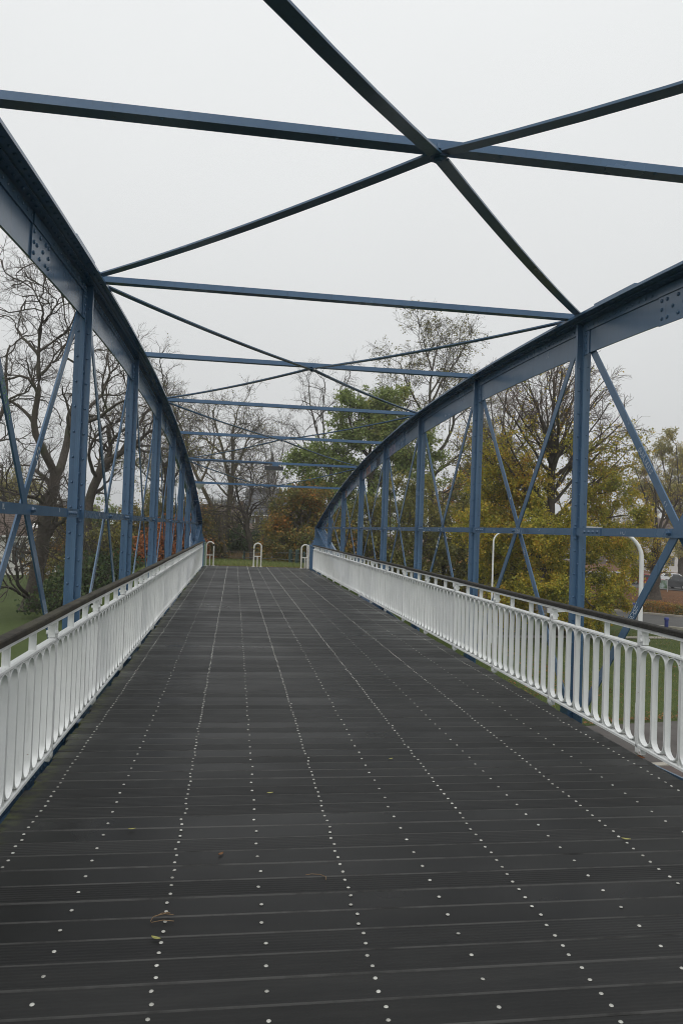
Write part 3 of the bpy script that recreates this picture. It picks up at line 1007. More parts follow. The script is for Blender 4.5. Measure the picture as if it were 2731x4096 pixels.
def railing(X, inner, wood, label):
    T = empty('bridge_railing', (X, 15, 0), label, 'railing', 'railings of the footbridge')
    ya, yb2 = 0.3, 30.05
    bays = []
    k = 0
    y = YB - 7 * DY / 2 * 2 + DY * 3.5 - DY * 3.5
    posts = [YB + j * DY / 2 for j in range(-6, 12)]
    posts = [p for p in posts if ya < p < yb2 - 0.4]
    # wooden handrail lengths
    ys_ = np.arange(ya, yb2, DY)
    for i, y0 in enumerate(ys_):
        y1 = min(y0 + DY - 0.004, yb2)
        pr = [(-0.038, Z_WOOD0), (0.038, Z_WOOD0), (0.039, Z_WOOD1 - 0.008), (0.033, Z_WOOD1), (-0.033, Z_WOOD1), (-0.039, Z_WOOD1 - 0.008)]
        mb = MB()
        yy = list(np.linspace(y0, y1, 9))
        ph = random.random() * 6
        mb.sweep(pr, yy, lambda y: X + 0.003 * math.sin(y * 1.3 + ph), lambda y: 0.003 * math.sin(y * 0.9 + ph))
        mb.build('handrail', wood, T)
    MB().span((X - 0.030, ya, Z_FLAT0), (X + 0.030, yb2, Z_FLAT0 + 0.0235)).build('top_bar', M['white'], T)
    MB().prism([(X - 0.026, 0.7975), (X + 0.026, 0.7975), (X + 0.026, 0.812), (X + 0.018, 0.820), (X - 0.018, 0.820), (X - 0.026, 0.812)], ya, yb2).build('middle_bar', M['white'], T)
    MB().prism([(X - 0.026, 0.012), (X + 0.026, 0.012), (X + 0.026, 0.030), (X + 0.018, 0.039), (X - 0.018, 0.039), (X - 0.026, 0.030)], ya, yb2).build('bottom_bar', M['white'], T)
    edges = [ya + 0.02] + posts + [yb2 - 0.02]
    for j, p in enumerate(posts):
        po = put('post', POSTM, T, (X, p, 0))
        put('post_shoe', SHOE, po, (X, p, 0))
        put('foot_bracket', FOOT, po, (X, p, 0))
        kk = round((p - YB) / (DY / 2))
        if kk % 2 == 0:      # outrigger to the truss post
            o_ = -inner
            mb = MB()
            x1 = (XL if inner > 0 else XR) - o_ * 0.076
            mb.prism([(X - o_ * 0.035, 0.875), (x1, 0.895), (x1, 0.927), (X - o_ * 0.035, 0.927)], p + 0.020, p + 0.062)
            mb.build('outrigger', M['white'], po)
        if abs(p - (YB - 1.5 * DY)) < 0.1 and inner < 0:
            put('rust_stain', RUSTM, po, (X - 0.03, p - 0.05, -0.052))
    for a, b2 in zip(edges[:-1], edges[1:]):
        L = b2 - a
        nth = max(1, round(L / (DY / 6)))
        for t in range(nth):
            s0, s1 = a + L * t / nth, a + L * (t + 1) / nth
            if t > 0:
                put('baluster', UPR, T, (X, s0, 0))
            lo = s0 + (0.018 if t == 0 else 0.005)
            hi = s1 - (0.018 if t == nth - 1 else 0.005)
            nl = 3 if hi - lo > 0.5 else max(1, int((hi - lo) / 0.172))
            for q in range(nl):
                yc_ = lo + (hi - lo) * (q + 0.5) / nl
                lo_ = put('loop', LOOP, T, (X, yc_, random.uniform(-0.0008, 0.0008)))
                lo_.scale = (1, min(1.0, (hi - lo) / nl / 0.1695), 1)
                if q < nl - 1 and yc_ < 16:
                    for z in (0.16, 0.43, 0.70):
                        put('spacer', SPC, lo_, (X, yc_ + (hi - lo) / nl / 2, z))
    return T


railing(RL, 1, M['wood_moss'], 'white looped iron railing with brown mossy wooden handrail on the left')
railing(RR, -1, M['wood_dark'], 'white looped iron railing with dark wooden handrail on the right')

# end pillars under the bearings
for X, inner, lab in ((XL, 1, 'dark blue steel end pillar where the left railing stops'), (XR, -1, 'blue steel end pillar with graffiti covered white inner face, right')):
    T = empty('end_pillar', (X, 30.6, ZG), lab, 'pillar', 'pillars at the far bridge end')
    xa = X + inner * (0.285 if inner > 0 else 0.40)
    lo, hi = min(xa, X - inner * 0.32), max(xa, X - inner * 0.32)
    MB().span((lo, 30.10, ZG), (hi, 31.4, 0.98)).build('shaft', M['blue'], T)
    MB().span((lo - 0.02, 30.07, 0.90), (hi + 0.02, 30.098, 0.975)).build('top_lip', M['blue'], T)
    xp = xa + inner * 0.002
    MB().span((min(xp, xp + inner * 0.006), 30.13, -0.1), (max(xp, xp + inner * 0.006), 31.4, 0.96)).build('inner_panel', M['pier_paint'] if inner < 0 else M['gr_mint'], T)
    g = MB()
    writing(g, 'BSX', (xp + inner * 0.009, 30.95 if inner < 0 else 30.2, 0.55), (0, -inner * -1, 0) if inner > 0 else (0, -1, 0), (0, 0, 1), 0.26, 0.03)
    g.build('graffiti', M['gr_red'] if inner < 0 else M['gr_green'], T)

# ------------------------------------------------------------------ bridge luminaire
yl = YB + 3 * DY
lum = empty('bridge_lamp', (xm + 0.0, yl, zt(yl)), 'flat dark box lamp hung below the cross beam at mid deck', 'lamp')
mb = MB(); mb.prism([(yl - 0.09, zt(yl) - 0.155), (yl + 0.09, zt(yl) - 0.155), (yl + 0.075, zt(yl) - 0.055), (yl - 0.075, zt(yl) - 0.055)], xm - 0.255, xm + 0.255, axis='x')
mb.build('housing', M['steel_dark'], lum)
MB().span((xm - 0.225, yl - 0.07, zt(yl) - 0.161), (xm + 0.225, yl + 0.07, zt(yl) - 0.1555)).build('diffuser', M['diffuser'], lum)
MB().span((xm - 0.05, yl - 0.05, zt(yl) - 0.054), (xm + 0.13, yl + 0.05, zt(yl) + 0.017)).build('bracket', M['blue'], lum)
MB().tube([(xm - 0.24, yl - 0.04, zt(yl) - 0.054), (xm - 0.22, yl - 0.05, zt(yl) - 0.02), (xm - 0.05, yl - 0.062, zt(yl) + 0.01), (xm - 0.6, yl - 0.066, zt(yl) + 0.024), (xm - 2.3, yl - 0.066, zt(yl) + 0.024)], 0.008, 6).build('cable', M['steel_dark'], lum)

# ------------------------------------------------------------------ hoop barriers at the deck end
for x, y, lab, turned in ((-0.95, 30.45, 'cream hoop barrier at the deck end beside the left railing', 0.05), (0.98, 30.50, 'cream hoop barrier standing alone in the middle of the deck end', 0.0),
                          (2.93, 30.40, 'cream hoop barrier at the deck end beside the right railing', -0.05)):
    T = empty('hoop_barrier', (x, y, 0), lab, 'barrier', 'hoop barriers closing the deck end')
    w_, h_ = 0.150, 0.98
    pts = [(x - w_, y, 0.0)] + [(x - w_, y, 0.82)] + [(x - w_ * math.cos(a), y, h_ - w_ + w_ * math.sin(a)) for a in np.linspace(0.15, math.pi - 0.15, 9)] + [(x + w_, y, 0.82), (x + w_, y, 0.0)]
    MB().tube(pts, 0.030, 10).build('hoop', M['hoop'], T, 50)
    MB().tube([(x - w_, y, 0.44), (x + w_, y, 0.44)], 0.020, 8).build('cross_bar', M['hoop'], T, 50)
    MB().tube([(x, y, 0.0), (x, y, 0.43)], 0.022, 8).build('lower_post', M['hoop'], T, 50)
    for s in (-1, 1):
        MB().span((x + s * w_ - 0.07, y - 0.06, 0.002), (x + s * w_ + 0.07, y + 0.06, 0.014)).build('foot_plate', M['hoop'], T)
    if x < 0.98:
        MB().tube([(x + w_ * 0.93, y, 0.90), (x + w_, y, 0.82)], 0.0315, 10).build('tape', M['tape'], T)
    elif x < 2:
        MB().tube([(x - w_, y, 0.70), (x - w_, y, 0.725)], 0.0315, 10).build('tape', M['tape'], T)
        MB().tube([(x - w_, y, 0.765), (x - w_, y, 0.78)], 0.0315, 10).build('tape', M['tape'], T)

# ------------------------------------------------------------------ things lying on the deck
M['leaf_yg'] = mottled('fallen_leaf_yellow_green', (0.22, 0.22, 0.06), (0.36, 0.34, 0.12), 60, 0.7)
M['leaf_br'] = mottled('fallen_leaf_brown', (0.12, 0.055, 0.025), (0.22, 0.11, 0.045), 60, 0.8)
M['twig_dry'] = mottled('dry_twig', (0.16, 0.10, 0.05), (0.26, 0.17, 0.09), 60, 0.8)


def deck_leaf(px, py, L, W, ang, mat, lab):
    L, W = L * 0.8, W * 0.8
    p = atz(px, py, 0.004)
    mb = MB()
    N = 6
    for i in range(N + 1):
        t = i / N
        w_ = W * math.sin(math.pi * min(1, t * 0.97 + 0.015)) ** 0.8 / 2
        z = 0.004 + 0.012 * (t - 0.5) ** 2
        mb.v += [(L * (t - 0.5), -w_, z + 0.003), (L * (t - 0.5), 0, z), (L * (t - 0.5), w_, z + 0.004)]
    for i in range(N):
        mb.quad_faces(i * 3, ((0, 3, 4, 1), (1, 4, 5, 2)))
    o = put('fallen_leaf', mb.mesh('fallen_leaf', mat), None, p, (0, 0, ang))
    o.location.z = 0.002
    tag(o, lab, 'leaf', 'leaves fallen on the deck')


deck_leaf(623, 3758, 0.055, 0.020, -0.5, M['leaf_yg'], 'yellow green oval leaf lying by the second screw row, nearest leaf')
deck_leaf(527, 3320, 0.05, 0.016, 0.1, M['leaf_yg'], 'pale yellow leaf on a joint left of the strong screw row')
deck_leaf(2503, 3360, 0.06, 0.020, -0.4, M['leaf_yg'], 'yellowish leaf lying near the right railing end of the planks')
deck_leaf(1080, 3175, 0.05, 0.020, 0.1, M['leaf_yg'], 'small pale leaf on the planks right of the centre left row')
deck_leaf(883, 3420, 0.045, 0.024, 0.8, M['leaf_br'], 'small curled brown leaf lying on bare planks left of centre')
deck_leaf(1563, 3038, 0.04, 0.02, 0.3, M['leaf_yg'], 'tiny yellow leaf lying in the middle of the deck')
p = atz(650, 3670, 0.0)
mb = MB()
for a, c2 in (((-0.03, 0.0), (0.045, 0.006)), ((-0.028, -0.004), (0.02, 0.022)), ((-0.04, -0.05), (0.05, -0.045)), ((-0.03, 0.0), (-0.045, -0.04)), ((0.0, 0.01), (0.03, 0.02))):
    mb.tube([(p[0] + a[0], p[1] + a[1], 0.006), (p[0] + (a[0] + c2[0]) / 2, p[1] + (a[1] + c2[1]) / 2 + 0.004, 0.010), (p[0] + c2[0], p[1] + c2[1], 0.005)], 0.0016, 5)
tag(mb.build('dry_twig', M['twig_dry'], None, None, tuple(p)), 'dry brown twig cluster across a plank joint beside a screw row', 'twig')
p = atz(1265, 3512, 0.0)
mb = MB().tube([(p[0] - 0.05, p[1] + 0.02, 0.005), (p[0] - 0.02, p[1] + 0.026, 0.006), (p[0] + 0.02, p[1] + 0.018, 0.006), (p[0] + 0.045, p[1] - 0.005, 0.005), (p[0] + 0.04, p[1] - 0.035, 0.004)], 0.0015, 5)
tag(mb.build('dry_twig', M['twig_dry'], None, None, tuple(p)), 'single thin curved stalk lying in the middle of the deck', 'twig')

# ------------------------------------------------------------------ street furniture
def street_lamp(base, top, arm_dir, arm, dia, lab):
    """white pole bent over at the top into an arm with a flat head"""
    x, y = base
    T = empty('street_lamp', (x, y, ZG), lab, 'street lamp', 'white bent street lamps by the road')
    dx, dy = arm_dir
    r = dia / 2
    bd = 0.50 * arm
    pts = [(x, y, ZG), (x, y, ZG + 1.2), (x, y, ZG + 1.25), (x, y, top - 0.1 - bd)]
    rad = [r * 1.25, r * 1.25, r, r * 0.92]
    for a in np.linspace(0.15, math.pi / 2, 9):
        q = bd * (1 - math.cos(a))
        pts.append((x + dx * q, y + dy * q, top - 0.05 - bd + bd * math.sin(a))); rad.append(r * (0.9 - 0.25 * a / 1.57))
    pts.append((x + dx * arm * 0.8, y + dy * arm * 0.8, top - 0.01)); rad.append(r * 0.6)
    MB().tube(pts, rad, 12).build('pole', M['lamp_white'], T, 60)
    a0 = Vector((x + dx * arm * 0.75, y + dy * arm * 0.75, top + 0.03)); a1 = Vector((x + dx * (arm + 0.25), y + dy * (arm + 0.25), top + 0.05))
    d = (a1 - a0).normalized(); s = Vector((-d.y, d.x, 0)).normalized(); n_ = s.cross(d) * -1
    MB().box((a0 + a1) / 2, ((a1 - a0).length, 0.20, 0.075), 0, (d, s, n_)).build('head', M['lamp_grey'], T)
    MB().box((a0 + a1) / 2 - n_ * 0.043, ((a1 - a0).length * 0.8, 0.15, 0.010), 0, (d, s, n_)).build('lens', M['diffuser'], T)


street_lamp((11.77, 20.0), 1.93, Vector((-0.97, 0.24)).normalized(), 1.55, 0.135, 'white bent street lamp close beyond the right railing, arm to the left')
street_lamp((13.79, 38.0), 1.86, Vector((1.0, 0.05)).normalized(), 1.05, 0.10, 'white bent street lamp farther off, arm to the right, before yellow leaves')
# post-top lamp left of the bridge end
p = at(797, 1945, 42.0)
gz_ = float(ground_z(p[0], 42.0))
T = empty('post_top_lamp', (p[0], p[1], gz_), 'white post with wide cone lamp behind the left truss end', 'street lamp')
MB().tube([(p[0], p[1], gz_), (p[0], p[1], p[2] - 0.15)], [0.06, 0.045], 10).build('pole', M['lamp_white'], T, 60)
mb = MB(); mb.tube([(p[0], p[1], p[2] - 0.17), (p[0], p[1], p[2] - 0.10), (p[0], p[1], p[2] + 0.08), (p[0], p[1], p[2] + 0.16)], [0.06, 0.11, 0.30, 0.32], 16)
mb.build('shade', M['lamp_grey'], T, 40)
MB().tube([(p[0], p[1], p[2] + 0.162), (p[0], p[1], p[2] + 0.20)], [0.33, 0.26], 16).build('cap', M['lamp_white'], T, 40)
# thin far street lamp
p = at(970, 2082, 108)
T = empty('thin_street_lamp', (p[0], p[1], ZG), 'thin pale street lamp in front of the brick houses, far off', 'street lamp')
MB().tube([(p[0], p[1], ZG), (p[0], p[1], p[2])], [0.10, 0.06], 8).build('pole', M['lamp_white'], T)
MB().tube([(p[0], p[1], p[2]), (p[0] + 0.35, p[1] - 0.1, p[2] + 0.12), (p[0] + 0.7, p[1] - 0.2, p[2] + 0.12)], [0.05, 0.05, 0.08], 8).build('arm', M['lamp_white'], T)

# low green fence across the bank behind the deck
fpts = [(690, 2238, 84), (740, 2239, 81), (800, 2240, 78), (848, 2241, 75), (900, 2242, 72), (976, 2246, 65), (1092, 2252, 56), (1161, 2257, 51), (1187, 2258, 49.3), (1215, 2259, 47.6), (1300, 2262, 43.6)]
T = empty('post_rail_fence', (1.0, 62, -1.3), 'low dark green fence with two rails crossing the grass bank', 'fence')
fp = []
for i, (px, py, Y) in enumerate(fpts):
    q = at(px, py, Y); z = float(ground_z(q[0], Y)); fp.append((q[0], Y, z))
    h_ = 0.86 if i not in (7, 8) else 1.0
    w_ = 0.085 if i not in (7, 8) else 0.14
    MB().tube([(q[0], Y, z - 0.1), (q[0], Y, z + h_ - 0.04), (q[0], Y, z + h_)], [w_, w_, w_ * 0.5], 8).build('post', M['fence_green'], T)
    if i in (4, 5, 6):
        g = MB(); writing(g, '~S~', (q[0] - 0.05, Y - w_ - 0.004, z + 0.25), (0, 0, 1), (-1, 0, 0), 0.12, 0.02)
        g.build('graffiti', M['gr_white'] if i != 5 else M['gr_mint'], T)
for a, c2 in zip(fp[:-1], fp[1:]):
    for h_ in (0.30, 0.76):
        MB().tube([(a[0], a[1], a[2] + h_), (c2[0], c2[1], c2[2] + h_)], 0.026, 6).build('rail', M['fence_rail'], T)

# low wire fence over the meadow, left
T = empty('meadow_fence', (-24, 100, ZG), 'thin two wire fence with green posts crossing the meadow on the left', 'fence')
fp = [(x, 104 + 0.05 * x, ZG) for x in np.arange(-62, 2, 7.0)]
for q in fp: MB().span((q[0] - 0.09, q[1] - 0.06, ZG), (q[0] + 0.09, q[1] + 0.06, ZG + 1.15)).build('post', M['fence_green'], T)
for a, c2 in zip(fp[:-1], fp[1:]):
    for h_ in (0.55, 1.0): MB().tube([(a[0], a[1], ZG + h_), (c2[0], c2[1], ZG + h_)], 0.03, 5).build('rail', M['fence_rail'], T)

# blue bollards at the verge
for (px, py, lab) in ((2664, 2532, 'blue bollard at the road verge just beyond the right railing'), (2531, 2462, 'blue bollard beside the far kerb below the yellow tree')):
    q = atz(px, py, ZG)
    T = empty('bollard', (q[0], q[1], ZG), lab, 'bollard', 'blue verge bollards')
    MB().tube([(q[0], q[1], ZG), (q[0], q[1], ZG + 0.82)], 0.12, 12).build('shaft', M['bollard_blue'], T, 50)
    MB().tube([(q[0], q[1], ZG + 0.822), (q[0], q[1], ZG + 0.95), (q[0], q[1], ZG + 1.0)], [0.155, 0.155, 0.10], 12).build('cap', M['bollard_blue'], T, 50)

# picture board on legs below the park tree
q = atz(2643, 2366, ZG)
M['board_pic'] = mottled('board_picture', (0.10, 0.20, 0.10), (0.42, 0.50, 0.54), 2.2, 0.4, (0.05, 0.12, 0.05), 1.2, (0.5, 0.6))
T = empty('notice_board', (q[0], q[1], ZG), 'picture board in pale frame on two legs by the parked car', 'notice board')
ax = (Vector((0.80, -0.6, 0)), Vector((0.6, 0.8, 0)), Vector((0, 0, 1)))
c0 = Vector((q[0], q[1], ZG + 0.85))
MB().box(c0, (1.35, 0.04, 0.95), 0, ax).build('panel', M['board_pic'], T)
mb = MB()
for s in (-1, 1):
    mb.box(c0 + ax[2] * (s * 0.50), (1.45, 0.07, 0.05), 0, ax)
mb.build('frame', M['lamp_grey'], T)
for s in (-1, 1): MB().box(c0 + ax[0] * (s * 0.70) - ax[2] * 0.15, (0.06, 0.06, 1.4), 0, ax).build('leg', M['lamp_grey'], T)

# cars
M['glass'] = mottled('car_glass', (0.02, 0.024, 0.028), (0.04, 0.046, 0.05), 2, 0.08, spec=0.8)
M['rim'] = mottled('wheel_rim', (0.35, 0.35, 0.36), (0.45, 0.45, 0.46), 3, 0.35, metal=0.6)
M['tail'] = mottled('tail_light', (0.35, 0.012, 0.012), (0.45, 0.02, 0.02), 3, 0.25)
M['headl'] = mottled('head_light', (0.6, 0.6, 0.58), (0.7, 0.7, 0.68), 3, 0.2)


def car_paint(name, c):
    m, n, l, b = new_mat(name)
    b.inputs['Base Color'].default_value = (*c, 1); b.inputs['Roughness'].default_value = 0.3
    b.inputs['Coat Weight'].default_value = 0.6
    t = noise(n, l, 1.5, 3, position(n)); l.new(mixc(n, l, t.outputs['Fac'], tuple(x * 0.85 for x in c), c), b.inputs['Base Color'])
    return m


def car(loc, ang, paint, lab, suv=False):
    h = 1.62 if suv else 1.45
    L, W = 4.25, 1.72
    T = empty('parked_car', loc, lab, 'car', 'cars parked along the far road')
    T.rotation_euler = (0, 0, ang)
    def sec(prof, y0, y1, name, mat, inset=0.0, par=T):
        mb = MB(); mb.prism(prof, y0, y1)
        if inset:
            zs = [q for _, q in prof]; zmn, zmx = min(zs), max(zs)
            mb.v = [(x, y * (1 - inset * (z - zmn) / (zmx - zmn)), z) for x, y, z in mb.v]
        me_ = mb.mesh(name, mat, 30)
        o = bpy.data.objects.new(name, me_); COL.objects.link(o); o.parent = par
        return o
    b_ = 0.95
    body = sec([(-L / 2, 0.35), (-L / 2 + 0.06, 0.24), (L / 2 - 0.1, 0.24), (L / 2, 0.36), (L / 2 - 0.02, 0.66), (L / 2 - 0.25, 0.80), (1.0, b_), (-L / 2 + 0.25, b_ + 0.02), (-L / 2 + 0.03, 0.85)], -W / 2, W / 2, 'body', paint, 0.06)
    cab = sec([(-L / 2 + 0.28, b_), (1.05, b_ - 0.02), (0.35, h - 0.03), (-0.2, h), (-1.3, h - 0.03), (-L / 2 + 0.45, h - 0.25)], -W / 2 + 0.06, W / 2 - 0.06, 'cabin', paint, 0.18)
    for s in (-1, 1):
        y = s * (W / 2 - 0.115)
        for xs_ in (((-1.7, b_ + 0.06), (-0.62, b_ + 0.06), (-0.62, h - 0.11), (-1.35, h - 0.11)), ((-0.52, b_ + 0.06), (0.82, b_ + 0.06), (0.28, h - 0.11), (-0.52, h - 0.11))):
            mb = MB()
            def yy(z): return s * ((W / 2 - 0.06) * (1 - 0.18 * (z - (b_ - 0.02)) / (h - b_ + 0.02)) + 0.006)
            mb.v = [(x, yy(z), z) for x, z in xs_] + [(x, yy(z) - s * 0.02, z) for x, z in xs_]
            mb.f = [(0, 1, 2, 3), (7, 6, 5, 4)]; mb.m = [0, 0]
            o = bpy.data.objects.new('window', mb.mesh('window', M['glass'])); COL.objects.link(o); o.parent = T
    for x0, z0, x1, z1, nm_ in ((1.075, b_ + 0.02, 0.40, h - 0.07, 'windscreen'), (-L / 2 + 0.295, b_ + 0.06, -L / 2 + 0.42, h - 0.30, 'rear_window')):
        mb = MB(); ww0, ww1 = W / 2 - 0.16, W / 2 - 0.27
        d_ = 0.012 if x0 > 0 else -0.012
        mb.v = [(x0 + d_, -ww0, z0), (x0 + d_, ww0, z0), (x1 + d_, ww1, z1), (x1 + d_, -ww1, z1)]
        mb.f = [(0, 1, 2, 3)]; mb.m = [0]
        o = bpy.data.objects.new(nm_, mb.mesh(nm_, M['glass'])); COL.objects.link(o); o.parent = T
    for s in (-1, 1):
        for x in (-1.3, 1.35):
            mb = MB().tube([(x, s * (W / 2 - 0.2), 0.31), (x, s * (W / 2 + 0.01), 0.31)], 0.31, 18)
            wh = bpy.data.objects.new('wheel', mb.mesh('wheel', M['rubber'], 40)); COL.objects.link(wh); wh.parent = T
            mb = MB().tube([(x, s * (W / 2 + 0.011), 0.31), (x, s * (W / 2 + 0.022), 0.31)], 0.19, 12)
            o = bpy.data.objects.new('rim', mb.mesh('rim', M['rim'], 40)); COL.objects.link(o); o.parent = wh
        for x, mat, nm_ in ((-L / 2 - 0.005, M['tail'], 'tail_light'), (L / 2 - 0.03, M['headl'], 'headlight')):
            mb = MB().box((x, s * (W / 2 - 0.22), 0.74), (0.12, 0.30, 0.16))
            o = bpy.data.objects.new(nm_, mb.mesh(nm_, mat)); COL.objects.link(o); o.parent = T


ra_ = math.atan2(rd.y, rd.x)
P_dark, P_white, P_silver, P_red = car_paint('paint_dark', (0.02, 0.022, 0.026)), car_paint('paint_white', (0.70, 0.71, 0.72)), car_paint('paint_silver', (0.30, 0.31, 0.32)), car_paint('paint_red', (0.25, 0.02, 0.02))
q = atz(2712, 2356, ZR)
car((q[0], q[1], ZR), ra_ + 2.75, P_dark, 'dark estate car parked beyond the picture board, at the right picture edge', True)
q = atz(2700, 2335, ZR)
car((q[0], q[1], ZR), ra_ + 0.4, P_white, 'white car parked directly behind the dark estate car')
q = atz(2480, 2330, ZR); car((q[0], q[1], ZR), ra_, P_white, 'white car parked behind the yellow tree, right of the near lamp')
q = atz(2400, 2330, ZR); car((q[0], q[1], ZR), ra_, P_silver, 'silver car parked behind the yellow tree foliage, left one of the row')
q = atz(2590, 2340, ZR); car((q[0], q[1], ZR), ra_, P_red, 'dark red car parked behind the near white lamp pole')

# ------------------------------------------------------------------ buildings
M['brick'] = mottled('brown_brick', (0.115, 0.062, 0.045), (0.170, 0.095, 0.068), 1.5, 0.9, (0.09, 0.06, 0.05), 0.25, (0.45, 0.7))
M['brick_grey'] = mottled('dull_brick', (0.13, 0.10, 0.085), (0.18, 0.14, 0.12), 1.5, 0.9)
M['roof_red'] = mottled('red_roof', (0.22, 0.085, 0.045), (0.30, 0.12, 0.065), 1.0, 0.85)
M['roof_brown'] = mottled('brown_roof', (0.085, 0.060, 0.050), (0.125, 0.090, 0.072), 2.0, 0.85, (0.06, 0.05, 0.04), 0.5, (0.5, 0.7))
M['slate'] = mottled('slate_roof', (0.045, 0.047, 0.053), (0.068, 0.070, 0.077), 0.4, 0.7)
M['plaster'] = mottled('white_plaster', (0.58, 0.57, 0.55), (0.70, 0.69, 0.67), 0.6, 0.9)
M['stone_grey'] = mottled('grey_stone', (0.16, 0.155, 0.15), (0.22, 0.215, 0.21), 0.3, 0.9)
M['frame_white'] = mottled('window_white', (0.68, 0.68, 0.66), (0.76, 0.76, 0.74), 2, 0.5)
M['pane'] = mottled('window_pane', (0.05, 0.055, 0.06), (0.10, 0.11, 0.12), 0.5, 0.1, spec=0.8)


def house(name, label, c, w, d, eave, ridge, wall, roof, rot=0.0, nw=4, floors=2, ridge_axis='x', chimney=True, group=None, tiles=0, gutter=True):
    T = empty(name, (c[0], c[1], ZG), label, 'house' if 'church' not in name else 'church', group)
    T.rotation_euler = (0, 0, rot)
    def add(nm, mb, mat, par=T):
        o = bpy.data.objects.new(nm, mb.mesh(nm, mat)); COL.objects.link(o); o.parent = par; return o
    add('wall', MB().span((-w / 2, -d / 2, 0), (w / 2, d / 2, eave)), wall)
    o_ = 0.3
    if ridge_axis == 'x':
        pr = [(-d / 2 - o_, eave + 0.01), (d / 2 + o_, eave + 0.01), (0, ridge)]
        rf = add('roof', MB().prism(pr, -w / 2 - 0.1, w / 2 + 0.1, axis='x'), roof)
    else:
        pr = [(-w / 2 - o_, eave + 0.01), (w / 2 + o_, eave + 0.01), (0, ridge)]
        rf = add('roof', MB().prism(pr, -d / 2 - o_, d / 2 + o_), roof)
    if gutter:
        add('gutter', MB().span((-w / 2 - 0.1, -d / 2 - o_ - 0.12, eave - 0.14), (w / 2 + 0.1, -d / 2 - o_ - 0.005, eave + 0.06)), M['frame_white'], rf)
    if tiles:      # roof tile courses standing a little proud of each other
        sl = Vector((0, d / 2 + o_, ridge - eave)); L_ = sl.length; sl.normalize(); nn = Vector((0, -sl.z, sl.y))
        for i in range(tiles):
            t0 = L_ * i / tiles; t1 = L_ * (i + 1.08) / tiles
            base = Vector((0, -d / 2 - o_, eave + 0.012))
            a = base + sl * t0 + nn * 0.07; b2 = base + sl * min(t1, L_) + nn * 0.02
            mb = MB(); x0, x1 = -w / 2 - 0.12, w / 2 + 0.12
            mb.v = [(x0, a.y, a.z), (x1, a.y, a.z), (x1, b2.y, b2.z), (x0, b2.y, b2.z), (x0, a.y, a.z - 0.07), (x1, a.y, a.z - 0.07)]
            mb.f = [(0, 1, 2, 3), (4, 5, 1, 0)]; mb.m = [0, 0]
            add('tile_course', mb, roof, rf)
    if chimney:
        add('chimney', MB().span((w * 0.22, -0.35, ridge - 0.6), (w * 0.22 + 0.7, 0.35, ridge + 0.9)), wall, rf)
    fh = eave / floors
    for f in range(floors):
        for i in range(nw):
            x = -w / 2 + w * (i + 0.5) / nw
            ww, wh = min(1.3, w / nw * 0.55), fh * 0.52
            z = f * fh + fh * 0.32
            if f == 0 and i == nw // 2:
                dr = add('door', MB().span((x - 0.5, -d / 2 - 0.06, 0.05), (x + 0.5, -d / 2 - 0.004, 2.2)), M['frame_white'])
                continue
            mb = MB()
            for bx_ in (((x - ww / 2 - 0.09, z - 0.09), (x - ww / 2, z + wh + 0.09)), ((x + ww / 2, z - 0.09), (x + ww / 2 + 0.09, z + wh + 0.09)), ((x - ww / 2, z - 0.09), (x + ww / 2, z)), ((x - ww / 2, z + wh), (x + ww / 2, z + wh + 0.09)), ((x - 0.04, z), (x + 0.04, z + wh))):
                mb.span((bx_[0][0], -d / 2 - 0.07, bx_[0][1]), (bx_[1][0], -d / 2 - 0.004, bx_[1][1]))
            wd_ = add('window', mb, M['frame_white'])
            add('pane', MB().span((x - ww / 2, -d / 2 - 0.03, z), (x + ww / 2, -d / 2 - 0.003, z + wh)), M['pane'], wd_)
    return T, add


HG = 'brick houses behind the bank trees'
house('brick_house', 'brown brick house with brown roof left of centre, behind the bare trunks', (-1.5, 150), 11, 9, 6.6, 10.2, M['brick'], M['roof_brown'], 0.05, 4, 2, group=HG)
house('brick_house', 'tall brown brick house with white gutter, nearest below the church', (6.5, 146), 9, 9, 8.2, 11.0, M['brick'], M['slate'], 0.0, 4, 3, group=HG)
house('brick_house', 'brick house right of the tall one, half hidden by orange leaves', (16, 148), 11, 9, 8.0, 11.2, M['brick_grey'], M['roof_brown'], 0.0, 5, 3, group=HG)
house('brick_house', 'low brick house with white ground floor between the centre trunks', (2.5, 128), 7, 7, 4.2, 6.6, M['plaster'], M['roof_brown'], 0.1, 4, 1, group=HG, chimney=False)
house('brick_house', 'brick house at the left of the row, behind the left hoop barrier', (-13, 152), 10, 9, 6.4, 9.8, M['brick'], M['roof_brown'], 0.05, 4, 2, group=HG)
q = at(60, 2100, 82)
T, add = house('cottage', 'white cottage with brown tiled roof seen through the left truss', (q[0] - 3.5, 86), 17, 9, 4.1, 6.6, M['plaster'], M['roof_brown'], 0.15, 5, 1, tiles=11, chimney=False)
rf = [o for o in T.children if o.name.startswith('roof')][0]
for sx in (4.6,):
    ax = (Vector((1, 0, 0)), Vector((0, 4.8, 2.5)).normalized(), Vector((0, -2.5, 4.8)).normalized())
    c0 = Vector((sx, -2.6, 4.1 + 2.5 * (4.8 - 2.6) / 4.8 + 0.10))
    add('skylight', MB().box(c0, (1.3, 1.5, 0.14), 0, ax), M['frame_white'], rf)
q = at(215, 2000, 230)
house('white_block', 'white flat roofed block far behind the left tree trunk', (q[0] - 3, 232), 16, 10, 12.2, 12.5, M['plaster'], M['slate'], 0.1, 5, 3, chimney=False)
q = at(240, 2050, 150)
house('brick_house', 'brown roofed brick house far behind the big left trunk', (q[0] + 1, 152), 12, 9, 5.6, 9.0, M['brick'], M['roof_brown'], 0.1, 4, 2, group=HG)
q = at(890, 1990, 330)
